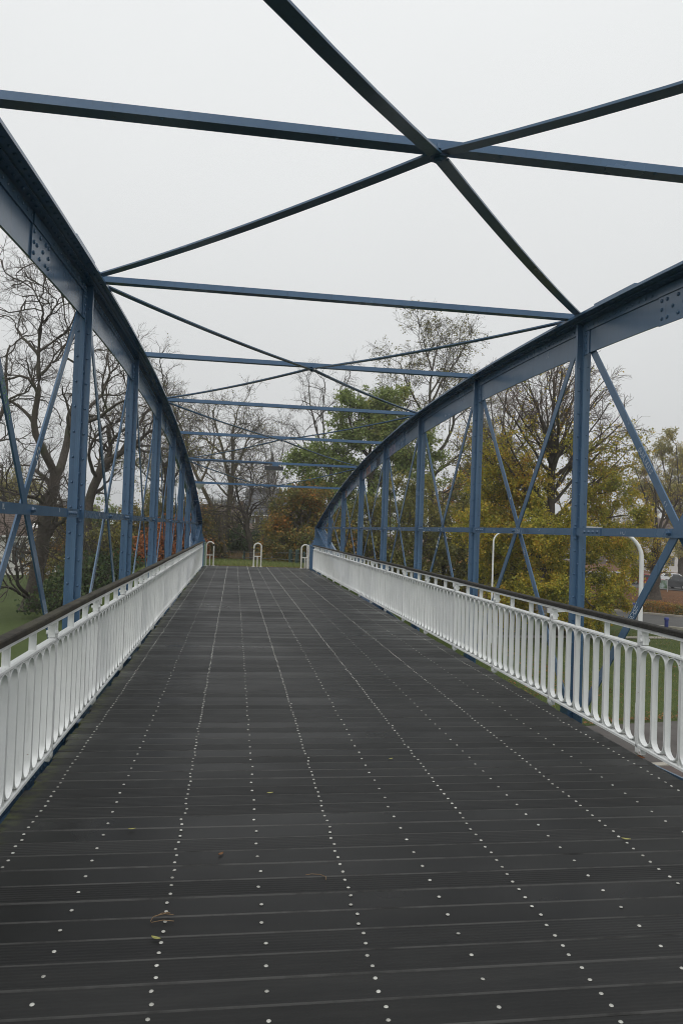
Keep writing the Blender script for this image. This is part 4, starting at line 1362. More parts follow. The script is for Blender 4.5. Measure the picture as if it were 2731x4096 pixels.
house('grey_block', 'grey apartment block at the horizon left of the church', (q[0], 332), 12, 10, 17.5, 18, M['stone_grey'], M['slate'], 0, 4, 5, chimney=False)
q = at(2360, 2075, 170)
house('red_roof_house', 'house with long red roof far behind the yellow tree', (q[0], 172), 26, 10, 5.0, 8.8, M['brick_grey'], M['roof_red'], -0.35, 8, 2)
q = at(2690, 2200, 130)
house('white_house', 'white house behind the parked cars at the right edge', (q[0] + 6, 134), 16, 9, 7.5, 10.5, M['plaster'], M['roof_brown'], -0.4, 6, 2)
# church
cy = 300.0
q = at(1065, 1950, cy)
CH = empty('church', (q[0], cy, ZG), 'grey church with steep slate roof and slim spire at the horizon', 'church')
cx_ = q[0]
zr_ = at(1065, 1945, cy)[2]
MB().span((cx_ - 9, cy, ZG), (cx_ + 9.0, cy + 26, zr_ - 8)).build('nave_wall', M['stone_grey'], CH)
mb = MB(); hw_ = 9.6
mb.v = [(cx_ - hw_, cy - 0.4, zr_ - 8), (cx_ + hw_, cy - 0.4, zr_ - 8), (cx_ + hw_, cy + 26.4, zr_ - 8), (cx_ - hw_, cy + 26.4, zr_ - 8), (cx_ - 6.2, cy + 13, zr_), (cx_ + 6.8, cy + 13, zr_)]
mb.f = [(0, 1, 5, 4), (2, 3, 4, 5), (1, 2, 5), (3, 0, 4), (3, 2, 1, 0)]; mb.m = [0] * 5
mb.build('nave_roof', M['slate'], CH)
tx = at(1086, 1900, cy)[0]
ztip = at(1088, 1802, cy)[2]; zb0 = at(1086, 1880, cy)[2]
MB().span((tx - 2.2, cy - 3, ZG), (tx + 2.2, cy + 1.4, zb0 - 6)).build('tower', M['stone_grey'], CH)
MB().tube([(tx, cy - 0.8, zb0 - 5.99), (tx, cy - 0.8, zb0)], [2.0, 1.7], 8).build('belfry', M['stone_grey'], CH)
MB().tube([(tx, cy - 0.8, zb0 + 0.01), (tx, cy - 0.8, zb0 + 2), (tx, cy - 0.8, ztip)], [1.75, 1.25, 0.05], 8).build('spire', M['slate'], CH)
for i in range(4):
    x = cx_ - 6.5 + i * 3.6
    MB().span((x - 0.7, cy - 0.06, zr_ - 14), (x + 0.7, cy - 0.004, zr_ - 9)).build('window', M['pane'], CH)


# ------------------------------------------------------------------ trees
def fast_mesh(name, verts, quads, mat):
    me = bpy.data.meshes.new(name)
    nv, nf = len(verts), len(quads)
    me.vertices.add(nv); me.loops.add(nf * 4); me.polygons.add(nf)
    me.vertices.foreach_set('co', np.ascontiguousarray(verts, np.float32).ravel())
    me.loops.foreach_set('vertex_index', np.ascontiguousarray(quads, np.int32).ravel())
    me.polygons.foreach_set('loop_start', np.arange(0, nf * 4, 4, dtype=np.int32))
    me.materials.append(mat)
    me.update(calc_edges=True)
    return me


def tubes(pts, rad, sides):
    """(B,S,3),(B,S) -> verts, quads"""
    B, S, _ = pts.shape
    tan = np.gradient(pts, axis=1); tan /= np.linalg.norm(tan, axis=2, keepdims=True) + 1e-9
    ref = np.where(np.abs(tan[:, :1, 2:3]) < 0.85, np.array([0, 0, 1.0]), np.array([1.0, 0, 0]))
    s = np.cross(tan, np.broadcast_to(ref, tan.shape)); s /= np.linalg.norm(s, axis=2, keepdims=True) + 1e-9
    t = np.cross(s, tan)
    a = np.arange(sides) * 2 * np.pi / sides
    v = pts[:, :, None] + rad[:, :, None, None] * (s[:, :, None] * np.cos(a)[:, None] + t[:, :, None] * np.sin(a)[:, None])
    idx = np.arange(B * S * sides).reshape(B, S, sides)
    q = np.stack([idx[:, :-1], np.roll(idx[:, :-1], -1, 2), np.roll(idx[:, 1:], -1, 2), idx[:, 1:]], -1)
    return v.reshape(-1, 3), q.reshape(-1, 4)


def join(parts):
    vs, qs, o = [], [], 0
    for v, q in parts:
        vs.append(v); qs.append(q + o); o += len(v)
    return np.concatenate(vs), np.concatenate(qs)


def kids(rng, pts, rad, n, t0, t1, ang, length, S, wob, up, grav, rk, rend, rmax=9):
    B, SP, _ = pts.shape
    t = t0 + (t1 - t0) * (np.arange(n)[None] + rng.random((B, n))) / n
    f = t * (SP - 1); i = np.clip(f.astype(int), 0, SP - 2); f = (f - i)[..., None]
    bi = np.arange(B)[:, None]
    p = pts[bi, i] * (1 - f) + pts[bi, i + 1] * f
    d = pts[bi, i + 1] - pts[bi, i]
    d /= np.linalg.norm(d, axis=2, keepdims=True) + 1e-9
    r = (rad[bi, i] * (1 - f[..., 0]) + rad[bi, i + 1] * f[..., 0]) * rk
    v = rng.normal(size=d.shape); v -= d * (v * d).sum(2, keepdims=True); v /= np.linalg.norm(v, axis=2, keepdims=True) + 1e-9
    a = np.radians(ang + rng.normal(0, 13, (B, n)))[..., None]
    d = np.cos(a) * d + np.sin(a) * v
    d[..., 2] += up
    d /= np.linalg.norm(d, axis=2, keepdims=True)
    L = np.broadcast_to(np.asarray(length), (B,))[:, None] * rng.uniform(0.55, 1.25, (B, n)) * (1.15 - 0.5 * t)
    p, d, L, r = p.reshape(-1, 3), d.reshape(-1, 3), L.ravel(), np.minimum(r.ravel(), rmax)
    out = np.zeros((len(p), S, 3)); out[:, 0] = p
    st = (L / (S - 1))[:, None]
    for k in range(1, S):
        p = p + d * st
        out[:, k] = p
        d = d + rng.normal(0, wob, d.shape); d[:, 2] += grav
        d /= np.linalg.norm(d, axis=1, keepdims=True)
    rr = r[:, None] * (1 - np.linspace(0, 1, S) ** 0.8) + rend * np.linspace(0, 1, S) ** 0.8
    rr = np.maximum(rr, rend)
    return out, rr


def resample(p, S):
    p = np.asarray(p, float)
    d = np.concatenate([[0], np.cumsum(np.linalg.norm(np.diff(p, axis=0), axis=1))])
    t = np.linspace(0, d[-1], S)
    # catmull-like smoothing through linear interpolation of a smoothed polyline
    q = np.stack([np.interp(t, d, p[:, k]) for k in range(3)], -1)
    for _ in range(2):
        q[1:-1] = 0.25 * q[:-2] + 0.5 * q[1:-1] + 0.25 * q[2:]
    return q


def leaves(rng, pos, size, droop=0.0):
    N = len(pos)
    a = rng.normal(size=(N, 3)); a[:, 2] -= droop; a /= np.linalg.norm(a, axis=1, keepdims=True)
    b_ = rng.normal(size=(N, 3)); b_ -= a * (a * b_).sum(1, keepdims=True); b_ /= np.linalg.norm(b_, axis=1, keepdims=True)
    c_ = np.cross(a, b_)
    s = (size * rng.uniform(0.6, 1.35, N))[:, None]
    v = np.stack([pos, pos + a * s * 0.5 + b_ * s * 0.36 + c_ * s * 0.08, pos + a * s, pos + a * s * 0.5 - b_ * s * 0.36 + c_ * s * 0.08], 1)
    return v.reshape(-1, 3), np.arange(N * 4).reshape(N, 4)


def bark(name, c1, c2, c3=(0.05, 0.06, 0.025)):
    return mottled(name, c1, c2, 6, 0.95, c3, 0.9, (0.5, 0.75), 0.8, 18)


M['bark_brown'] = bark('bark_brown', (0.044, 0.036, 0.029), (0.090, 0.073, 0.058))
M['bark_dark'] = bark('bark_dark', (0.045, 0.037, 0.030), (0.085, 0.069, 0.055))
M['bark_olive'] = bark('bark_olive', (0.082, 0.067, 0.045), (0.140, 0.115, 0.075))
M['twig'] = mottled('twig_bark', (0.050, 0.041, 0.034), (0.088, 0.071, 0.057), 2, 0.95)
M['twig_red'] = mottled('twig_red_brown', (0.085, 0.058, 0.045), (0.135, 0.092, 0.072), 2, 0.95)


LEAF_GAIN = 1.75


def leaf_mat(name, stops):
    m, n, l, b = new_mat(name)
    g = n.new('ShaderNodeNewGeometry')
    big = noise(n, l, 0.45, 3, g.outputs['Position'])
    ad = n.new('ShaderNodeMath'); ad.operation = 'MULTIPLY_ADD'; ad.inputs[1].default_value = 0.62
    l.new(g.outputs['Random Per Island'], ad.inputs[0])
    sc_ = n.new('ShaderNodeMath'); sc_.operation = 'MULTIPLY_ADD'; sc_.inputs[1].default_value = 1.5; sc_.inputs[2].default_value = -0.56
    l.new(big.outputs['Fac'], sc_.inputs[0]); l.new(sc_.outputs[0], ad.inputs[2])
    r = ramp(n, l, ad.outputs[0], [(p_, tuple(min(0.8, x * LEAF_GAIN) for x in c_)) for p_, c_ in stops])
    l.new(r.outputs[0], b.inputs['Base Color'])
    b.inputs['Roughness'].default_value = 0.6
    b.inputs['Specular IOR Level'].default_value = 0.3
    tr = n.new('ShaderNodeBsdfTranslucent'); l.new(r.outputs[0], tr.inputs['Color'])
    mx_ = n.new('ShaderNodeMixShader'); mx_.inputs[0].default_value = 0.38
    l.new(b.outputs[0], mx_.inputs[1]); l.new(tr.outputs[0], mx_.inputs[2])
    l.new(mx_.outputs[0], n['Material Output'].inputs['Surface'])
    return m


M['lf_yellow'] = leaf_mat('leaves_yellow', [(0.0, (0.082, 0.102, 0.020)), (0.35, (0.175, 0.172, 0.024)), (0.62, (0.275, 0.228, 0.027)), (0.86, (0.335, 0.205, 0.028)), (1.0, (0.19, 0.095, 0.022))])
M['lf_gold'] = leaf_mat('leaves_gold', [(0.0, (0.15, 0.11, 0.018)), (0.5, (0.36, 0.19, 0.02)), (1.0, (0.34, 0.13, 0.02))])
M['lf_green'] = leaf_mat('leaves_green', [(0.0, (0.066, 0.094, 0.028)), (0.5, (0.125, 0.160, 0.045)), (0.85, (0.175, 0.200, 0.062)), (1.0, (0.24, 0.215, 0.065))])
M['lf_olive'] = leaf_mat('leaves_olive', [(0.0, (0.06, 0.066, 0.02)), (0.5, (0.115, 0.115, 0.034)), (1.0, (0.21, 0.175, 0.05))])
M['lf_orange'] = leaf_mat('leaves_orange', [(0.0, (0.050, 0.066, 0.02)), (0.42, (0.115, 0.108, 0.03)), (0.75, (0.19, 0.115, 0.028)), (1.0, (0.27, 0.115, 0.026))])
M['lf_red'] = leaf_mat('leaves_red_brown', [(0.0, (0.09, 0.06, 0.022)), (0.5, (0.21, 0.075, 0.026)), (1.0, (0.28, 0.09, 0.028))])
M['lf_dark'] = leaf_mat('leaves_dark_green', [(0.0, (0.018, 0.032, 0.012)), (0.6, (0.036, 0.058, 0.020)), (1.0, (0.07, 0.085, 0.028))])
M['lf_pale'] = leaf_mat('leaves_pale_yellow', [(0.0, (0.13, 0.13, 0.045)), (0.6, (0.22, 0.20, 0.07)), (1.0, (0.28, 0.22, 0.08))])
M['lf_litter'] = leaf_mat('leaf_litter', [(0.0, (0.085, 0.040, 0.02)), (0.6, (0.17, 0.075, 0.03)), (1.0, (0.24, 0.13, 0.05))])


def tree(name, label, seed, limbs, r0, levels, bark_m, twig_m, leaf=None, group=None, cat='tree', base=None):
    """limbs: world polylines (first one is the trunk), each (points, r_start, r_end).
    levels: tuples (n, t0, t1, angle, length, S, wobble, up, gravity, rk, rend)"""
    rng = np.random.default_rng(seed)
    b0 = np.asarray(limbs[0][0][0] if base is None else base, float)
    T = empty(name, tuple(b0), label, cat, group)
    trunk_parts, twig_parts = [], []
    S0 = 14
    P, Rr = [], []
    for pts, ra2, rb in limbs:
        q = resample(pts, S0)
        q[1:-1] += rng.normal(0, 0.05 * ra2 + 0.02, (S0 - 2, 3))
        P.append(q); tt = np.linspace(0, 1, S0)
        Rr.append(ra2 * (1 - tt) + rb * tt)
    P, Rr = np.array(P), np.array(Rr)
    # root flare on the trunk
    Rr[0, 0] *= 1.45; Rr[0, 1] *= 1.12
    trunk_parts.append(tubes(P, Rr, 9))
    cp, cr = P, Rr
    ends = []
    for li, (n_, t0, t1, ang, ln, S, wob, up, gr, rk, re) in enumerate(levels):
        cp, cr = kids(rng, cp, cr, n_, t0, t1, ang, ln, S, wob, up, gr, rk, re)
        keep = cp[:, -1, 2] > float(b0[2]) + 0.3
        cp, cr = cp[keep], cr[keep]
        if li == 0: trunk_parts.append(tubes(cp, cr, 6))
        elif li == 1: twig_parts.append(tubes(cp, cr, 4))
        else: twig_parts.append(tubes(cp, cr, 3))
        if li >= len(levels) - 2: ends.append(cp)
    off = b0[None]
    v, q = join(trunk_parts)
    put('trunk', fast_mesh('trunk', v - off, q, bark_m), T, tuple(b0))
    v, q = join(twig_parts)
    put('crown', fast_mesh('crown', v - off, q, twig_m), T, tuple(b0))
    if leaf:
        N, size, mat, fn = leaf
        pos = np.concatenate([e[:, 1:].reshape(-1, 3) for e in ends])
        if fn is not None:
            pr = fn(pos)
            pos = pos[rng.random(len(pos)) < pr]
        if len(pos) > 10:
            pos = pos[rng.integers(0, len(pos), N)] + rng.normal(0, size * 0.8, (N, 3))
            v, q = leaves(rng, pos, size, 0.6)
            put('foliage', fast_mesh('foliage', v - off, q, mat), T, tuple(b0))
    return T


def PX(lst, Y):
    """polyline through photo positions at about distance Y; third entry shifts the distance"""
    return [tuple(at(a[0], a[1], Y + (a[2] if len(a) > 2 else 0))) for a in lst]


TG_L = 'trees left of the bridge'
TG_C = 'trees behind the bridge end'
TG_R = 'trees right of the bridge'
# crooked, bare, wide: like the robinias on the left
ROB = [(5, 0.3, 1.0, 50, 4.4, 10, 0.33, 0.25, 0.05, 0.66, 0.036),
       (5, 0.25, 1.0, 48, 2.3, 8, 0.29, 0.15, 0.05, 0.60, 0.016),
       (4, 0.25, 1.0, 45, 1.25, 6, 0.24, 0.12, 0.03, 0.55, 0.008),
       (4, 0.15, 1.0, 42, 0.75, 5, 0.18, 0.08, 0.02, 0.6, 0.005)]
Y = 50
limbs = [(PX([(118, 2445), (135, 2350), (160, 2240), (172, 2150), (190, 2060), (205, 1980), (222, 1900)], Y), 0.42, 0.28),
         (PX([(222, 1905), (190, 1830, -1), (140, 1740, -1.5), (120, 1670, -1.5), (150, 1610, -2), (162, 1540, -2), (150, 1450, -2), (150, 1380, -2), (165, 1310, -2)], Y), 0.22, 0.07),
         (PX([(165, 1500, -2), (205, 1450, -2), (235, 1440, -3)], Y), 0.08, 0.03),
         (PX([(155, 1420, -2), (120, 1380, -2), (90, 1350, -1), (60, 1300, 0)], Y), 0.09, 0.03),
         (PX([(160, 1330, -2), (175, 1240, -3), (150, 1190, -3), (120, 1130, -3)], Y), 0.07, 0.02),
         (PX([(172, 1290, -2), (215, 1240, -3), (240, 1190, -4)], Y), 0.06, 0.02),
         (PX([(222, 1905), (255, 1830, 1), (275, 1760, 2), (280, 1690, 2), (300, 1600, 3), (330, 1500, 4), (345, 1400, 4)], Y), 0.24, 0.08),
         (PX([(278, 1740, 2), (330, 1690, 0), (390, 1670, -1), (440, 1640, -2), (480, 1600, -3), (540, 1590, -4)], Y), 0.15, 0.04),
         (PX([(285, 1660, 2), (350, 1640, 3), (400, 1590, 4), (440, 1500, 5), (430, 1420, 6)], Y), 0.12, 0.04),
         (PX([(195, 2060), (165, 2000, -1), (120, 1985, -2), (60, 1975, -3), (0, 1960, -4)], Y), 0.13, 0.04),
         (PX([(180, 2110), (150, 2085, -1), (125, 2090, -2), (95, 2110, -2), (70, 2150, -2)], Y), 0.09, 0.03),
         (PX([(180, 2130), (215, 2110, 0), (250, 2085, -1), (280, 2060, -2)], Y), 0.13, 0.07),
         (PX([(128, 2390), (100, 2365, -1), (65, 2340, -2), (70, 2290, -3), (60, 2230, -3), (50, 2200, -3)], Y), 0.12, 0.04),
         (PX([(122, 2410), (85, 2375, -2), (40, 2350, -4), (0, 2345, -5)], Y), 0.10, 0.04)]
limbs = [(p_, a_ * 1.22, b_ * 1.2) for p_, a_, b_ in limbs]
tree('bare_tree', 'big crooked bare tree on the meadow left of the bridge, with forked trunk', 11, limbs, 0.4, ROB, M['bark_brown'], M['twig'], None, TG_L)
# far left bare crown entering at the picture edge
Y = 58
limbs = [(PX([(-170, 2400), (-150, 2200), (-120, 2000), (-100, 1850)], Y), 0.40, 0.28),
         (PX([(-100, 1860), (-40, 1750), (10, 1650), (30, 1560), (20, 1450), (40, 1380)], Y), 0.22, 0.06),
         (PX([(-110, 1900), (-150, 1700), (-120, 1500), (-60, 1350)], Y), 0.2, 0.06),
         (PX([(15, 1620), (60, 1580), (110, 1570), (140, 1520)], Y), 0.11, 0.03),
         (PX([(-60, 1780), (0, 1760), (60, 1755), (105, 1755)], Y), 0.10, 0.03)]
tree('bare_tree', 'bare tree whose crown enters at the left picture edge', 12, limbs, 0.4, ROB, M['bark_brown'], M['twig'], None, TG_L)
Y = 60
limbs = [(PX([(340, 2330), (350, 2150), (345, 2050), (358, 1975), (395, 1890), (425, 1850)], Y), 0.36, 0.27),
         (PX([(425, 1850), (470, 1818), (520, 1790), (580, 1740), (640, 1700)], Y), 0.24, 0.05),
         (PX([(415, 1860), (440, 1815, 1), (440, 1760, 1), (432, 1705, 1)], Y), 0.17, 0.12),
         (PX([(440, 1780, 1), (465, 1745, 0), (488, 1718, 0)], Y), 0.12, 0.09),
         (PX([(490, 1800), (540, 1710, 2), (590, 1640, 3), (640, 1600, 3), (660, 1520, 4)], Y), 0.15, 0.05),
         (PX([(385, 1910), (360, 1860, -2), (355, 1790, -3), (400, 1720, -3), (450, 1690, -4)], Y), 0.14, 0.05),
         (PX([(500, 1795), (600, 1780, 3), (690, 1800, 4)], Y), 0.10, 0.03)]
limbs = [(p_, a_ * 1.2, b_ * 1.2) for p_, a_, b_ in limbs]
tree('bare_tree', 'bare tree with sawn limb stumps between the first two left posts', 13, limbs, 0.3, ROB, M['bark_brown'], M['twig'], (900, 0.10, M['lf_olive'], None), TG_L)
# young thin tree with sparse olive leaves, left
YNG = [(8, 0.2, 1.0, 45, 3.4, 8, 0.16, 0.25, 0.02, 0.55, 0.022), (7, 0.15, 1.0, 45, 1.7, 6, 0.2, 0.1, 0.02, 0.6, 0.012), (5, 0.15, 1.0, 42, 0.8, 5, 0.22, 0.05, 0.01, 0.6, 0.008), (3, 0.2, 1.0, 40, 0.4, 3, 0.2, 0.0, 0.0, 0.7, 0.006)]
Y = 64
limbs = [(PX([(660, 2300), (655, 2100), (662, 1950), (665, 1850)], Y), 0.22, 0.14),
         (PX([(664, 1900), (630, 1800), (610, 1700), (620, 1620)], Y), 0.12, 0.03), (PX([(665, 1870), (690, 1770), (700, 1690)], Y), 0.12, 0.03),
         (PX([(662, 1980), (580, 1900), (530, 1840)], Y), 0.1, 0.03), (PX([(662, 1960), (720, 1880), (760, 1800)], Y), 0.1, 0.03)]
tree('sparse_tree', 'slim tree with sparse olive leaves behind the left truss posts', 14, limbs, 0.2, YNG, M['bark_dark'], M['twig'], (5200, 0.15, M['lf_olive'], lambda p: np.clip(1.2 - (p[:, 2] + 1) / 9, 0.1, 1)), TG_L)
Y = 90
limbs = [(PX([(60, 2200), (55, 2100), (50, 2040)], Y), 0.25, 0.2), (PX([(50, 2050), (10, 2000), (-20, 1970)], Y), 0.15, 0.05), (PX([(52, 2060), (80, 2000), (110, 1970)], Y), 0.15, 0.05), (PX([(50, 2060), (45, 1990), (50, 1950)], Y), 0.15, 0.05)]
tree('yellow_bush_tree', 'small round tree with dull yellow leaves at the left edge', 15, limbs, 0.2, YNG, M['bark_dark'], M['twig'], (4200, 0.24, M['lf_pale'], None), TG_L)

# centre: tall half-bare trees behind the bridge end
CEN = [(6, 0.25, 1.0, 44, 3.8, 8, 0.24, 0.25, 0.02, 0.55, 0.03), (5, 0.2, 1.0, 45, 2.2, 7, 0.28, 0.1, 0.015, 0.55, 0.016), (4, 0.2, 1.0, 45, 1.15, 5, 0.28, 0.05, 0.0, 0.6, 0.010), (3, 0.2, 1.0, 42, 0.6, 4, 0.24, 0.0, -0.02, 0.65, 0.008)]
Y = 76
limbs = [(PX([(893, 2238), (900, 2150), (912, 2060), (920, 1980), (925, 1920)], Y), 0.36, 0.27),
         (PX([(925, 1930), (905, 1880), (895, 1820), (880, 1760), (862, 1700), (850, 1640)], Y), 0.2, 0.05),
         (PX([(925, 1925), (935, 1850), (925, 1780), (935, 1700), (960, 1620)], Y), 0.22, 0.05),
         (PX([(930, 1890), (965, 1830), (985, 1770), (1020, 1700)], Y), 0.16, 0.04),
         (PX([(918, 1990), (880, 1950), (840, 1900), (800, 1880)], Y), 0.12, 0.03),
         (PX([(932, 1870), (990, 1790), (1050, 1760)], Y), 0.10, 0.03),
         (PX([(895, 1820), (850, 1780), (800, 1740), (760, 1720)], Y), 0.12, 0.03)]
tree('half_bare_tree', 'tall half bare tree rising behind the left hoop barrier', 21, limbs, 0.3, CEN, M['bark_olive'], M['twig'], (1500, 0.13, M['lf_olive'], None), TG_C)
Y = 66
limbs = [(PX([(1015, 2240), (1000, 2170), (988, 2110), (982, 2060)], Y), 0.26, 0.19),
         (PX([(982, 2070), (965, 2040), (935, 2030), (905, 2020), (870, 2030)], Y), 0.14, 0.04),
         (PX([(984, 2070), (995, 2020), (1010, 1960), (1015, 1900)], Y), 0.12, 0.04),
         (PX([(990, 2060), (1030, 2020), (1060, 2000), (1085, 1960)], Y), 0.10, 0.03),
         (PX([(975, 2050), (950, 1990), (945, 1930), (940, 1880)], Y), 0.13, 0.04)]
tree('half_bare_tree', 'dark crooked bare tree behind the middle hoop barrier', 22, limbs, 0.25, CEN, M['bark_dark'], M['twig'], (700, 0.12, M['lf_olive'], None), TG_C)
Y = 72
limbs = [(PX([(900, 2235), (885, 2120), (855, 2040), (815, 1960), (780, 1890), (745, 1800), (725, 1740)], Y), 0.26, 0.10),
         (PX([(760, 1840), (740, 1740), (700, 1660), (690, 1600)], Y), 0.12, 0.04), (PX([(800, 1930), (840, 1850), (860, 1760), (850, 1690)], Y), 0.12, 0.04), (PX([(740, 1790), (690, 1760), (650, 1740)], Y), 0.10, 0.03)]
tree('half_bare_tree', 'leaning bare tree slanting left behind the left truss end', 23, limbs, 0.25, CEN, M['bark_olive'], M['twig'], (500, 0.12, M['lf_olive'], None), TG_C)
Y = 92
limbs = [(PX([(1085, 2230), (1082, 2100), (1085, 2000)], Y), 0.16, 0.12), (PX([(1085, 2010), (1070, 1900), (1060, 1800)], Y), 0.10, 0.03), (PX([(1085, 2010), (1110, 1900), (1130, 1800), (1150, 1730)], Y), 0.10, 0.03), (PX([(1085, 2050), (1040, 1980), (1020, 1900)], Y), 0.08, 0.03)]
tree('half_bare_tree', 'thin bare tree in front of the church', 24, limbs, 0.2, CEN, M['bark_olive'], M['twig'], (300, 0.14, M['lf_olive'], None), TG_C)

# right of centre
Y = 62
limbs = [(PX([(1490, 2300), (1488, 2150), (1484, 2000), (1480, 1900)], Y), 0.34, 0.24),
         (PX([(1480, 1910), (1480, 1800), (1475, 1700), (1480, 1620)], Y), 0.2, 0.05), (PX([(1482, 1900), (1550, 1780), (1610, 1690), (1640, 1610)], Y), 0.2, 0.05),
         (PX([(1460, 1960), (1380, 1900), (1310, 1870), (1240, 1850)], Y), 0.16, 0.04), (PX([(1462, 1990), (1560, 1900), (1640, 1850)], Y), 0.16, 0.04),
         (PX([(1478, 1840), (1430, 1760), (1395, 1690), (1400, 1630)], Y), 0.14, 0.04), (PX([(1465, 2080), (1350, 2040), (1250, 2020)], Y), 0.14, 0.04), (PX([(1466, 2080), (1600, 2030), (1690, 1990)], Y), 0.13, 0.04),
         (PX([(1500, 1850), (1530, 1720), (1550, 1620)], Y), 0.14, 0.04), (PX([(1464, 2020), (1360, 1960), (1270, 1950), (1210, 1930)], Y), 0.12, 0.04), (PX([(1480, 1920), (1390, 1850), (1330, 1810)], Y), 0.12, 0.04), (PX([(1482, 1960), (1590, 1850), (1680, 1780)], Y), 0.12, 0.04), (PX([(1466, 2100), (1420, 2060), (1330, 2100)], Y), 0.12, 0.04)]
GRN = [(7, 0.2, 1.0, 48, 3.0, 7, 0.2, 0.12, 0.0, 0.55, 0.025), (7, 0.15, 1.0, 48, 1.6, 6, 0.22, 0.05, -0.01, 0.6, 0.014), (5, 0.15, 1.0, 45, 0.8, 5, 0.22, 0.0, -0.03, 0.6, 0.009)]
tree('green_tree', 'leafy green tree right of the deck end, under the crossed braces', 31, limbs, 0.3, GRN, M['bark_dark'], M['twig'], (56000, 0.20, M['lf_green'], lambda p: np.clip(0.35 + 0.65 * (np.sin(p[:, 0] * 1.1 + p[:, 2] * 0.9) * np.cos(p[:, 2] * 1.3 - p[:, 1] * 0.7) > -0.15), 0, 1)), TG_C)
Y = 56
limbs = [(PX([(1215, 2270), (1212, 2200), (1208, 2140)], Y), 0.22, 0.16), (PX([(1208, 2150), (1170, 2080), (1150, 2020)], Y), 0.12, 0.04), (PX([(1210, 2150), (1240, 2060), (1250, 1980)], Y), 0.13, 0.04),
         (PX([(1210, 2180), (1150, 2160), (1110, 2140)], Y), 0.10, 0.03), (PX([(1212, 2180), (1300, 2120), (1360, 2090)], Y), 0.10, 0.03), (PX([(1209, 2140), (1205, 2040), (1200, 1980)], Y), 0.12, 0.03), (PX([(1212, 2200), (1290, 2200), (1350, 2190)], Y), 0.09, 0.03), (PX([(1212, 2210), (1160, 2215), (1120, 2210)], Y), 0.08, 0.03)]
BSH = [(7, 0.15, 1.0, 50, 2.2, 6, 0.2, 0.05, -0.01, 0.55, 0.02), (6, 0.15, 1.0, 50, 1.2, 5, 0.22, 0.0, -0.02, 0.6, 0.012), (5, 0.15, 1.0, 45, 0.6, 4, 0.22, 0.0, -0.03, 0.6, 0.008)]
tree('autumn_tree', 'small tree turning orange beside the right hoop barrier', 32, limbs, 0.2, BSH, M['bark_dark'], M['twig_red'], (17000, 0.17, M['lf_orange'], None), TG_C)
Y = 88
limbs = [(PX([(1330, 2200), (1325, 2000), (1320, 1850)], Y), 0.3, 0.22), (PX([(1320, 1860), (1270, 1740), (1240, 1620), (1235, 1540)], Y), 0.16, 0.05), (PX([(1320, 1850), (1360, 1700), (1370, 1580), (1400, 1500)], Y), 0.16, 0.05), (PX([(1322, 1900), (1250, 1820), (1200, 1750), (1170, 1690)], Y), 0.13, 0.04), (PX([(1300, 1800), (1290, 1650), (1300, 1530)], Y), 0.13, 0.04)]
tree('bare_tree', 'bare crooked tree top showing left above the green tree', 33, limbs, 0.3, ROB, M['bark_dark'], M['twig'], None, TG_C)
Y = 70
limbs = [(PX([(1735, 2320), (1728, 2150), (1722, 2000), (1728, 1880)], Y), 0.34, 0.26), (PX([(1728, 1890), (1712, 1780), (1722, 1660), (1712, 1550), (1735, 1450), (1750, 1370)], Y), 0.22, 0.05),
         (PX([(1720, 1700), (1660, 1600), (1620, 1520), (1600, 1450)], Y), 0.14, 0.04), (PX([(1725, 1850), (1790, 1760), (1820, 1690), (1800, 1600), (1850, 1500)], Y), 0.18, 0.05),
         (PX([(1722, 1620), (1770, 1520), (1830, 1440), (1870, 1360)], Y), 0.12, 0.04), (PX([(1728, 1480), (1700, 1400), (1690, 1330)], Y), 0.10, 0.03), (PX([(1720, 1950), (1650, 1860), (1600, 1780)], Y), 0.14, 0.04), (PX([(1732, 2060), (1790, 1980), (1860, 1900), (1930, 1870)], Y), 0.16, 0.05), (PX([(1724, 1760), (1640, 1700), (1570, 1680)], Y), 0.12, 0.04), (PX([(1716, 1580), (1780, 1480), (1790, 1380)], Y), 0.10, 0.03), (PX([(1726, 1900), (1840, 1820), (1900, 1740), (1930, 1640)], Y), 0.14, 0.04)]
tree('sparse_tree', 'tall slender tree with few olive leaves between the right posts', 34, limbs, 0.34, [(6, 0.25, 1.0, 46, 4.3, 8, 0.22, 0.22, 0.02, 0.55, 0.03), (6, 0.2, 1.0, 45, 2.5, 7, 0.26, 0.1, 0.015, 0.55, 0.016), (5, 0.2, 1.0, 45, 1.25, 5, 0.26, 0.05, 0.0, 0.6, 0.009), (3, 0.2, 1.0, 42, 0.6, 4, 0.22, 0.0, 0.0, 0.65, 0.006)], M['bark_dark'], M['twig'], (15000, 0.17, M['lf_olive'], lambda p: np.clip(0.95 - (p[:, 2] - 2) / 14, 0.12, 1)), TG_R)
Y = 74
limbs = [(PX([(1880, 2300), (1880, 2150), (1875, 2050)], Y), 0.24, 0.18), (PX([(1876, 2060), (1840, 1970), (1830, 1900)], Y), 0.14, 0.04), (PX([(1876, 2060), (1910, 1960), (1930, 1880)], Y), 0.14, 0.04), (PX([(1878, 2100), (1800, 2060), (1750, 2040)], Y), 0.12, 0.04), (PX([(1878, 2100), (1960, 2040), (2010, 2000)], Y), 0.12, 0.04)]
tree('golden_tree', 'small golden leaved tree behind the second right post', 35, limbs, 0.24, BSH, M['bark_dark'], M['twig_red'], (9000, 0.20, M['lf_gold'], None), TG_R)
Y = 86
limbs = [(PX([(1985, 2330), (1980, 2150), (1985, 2000), (1990, 1880)], Y), 0.34, 0.24)]
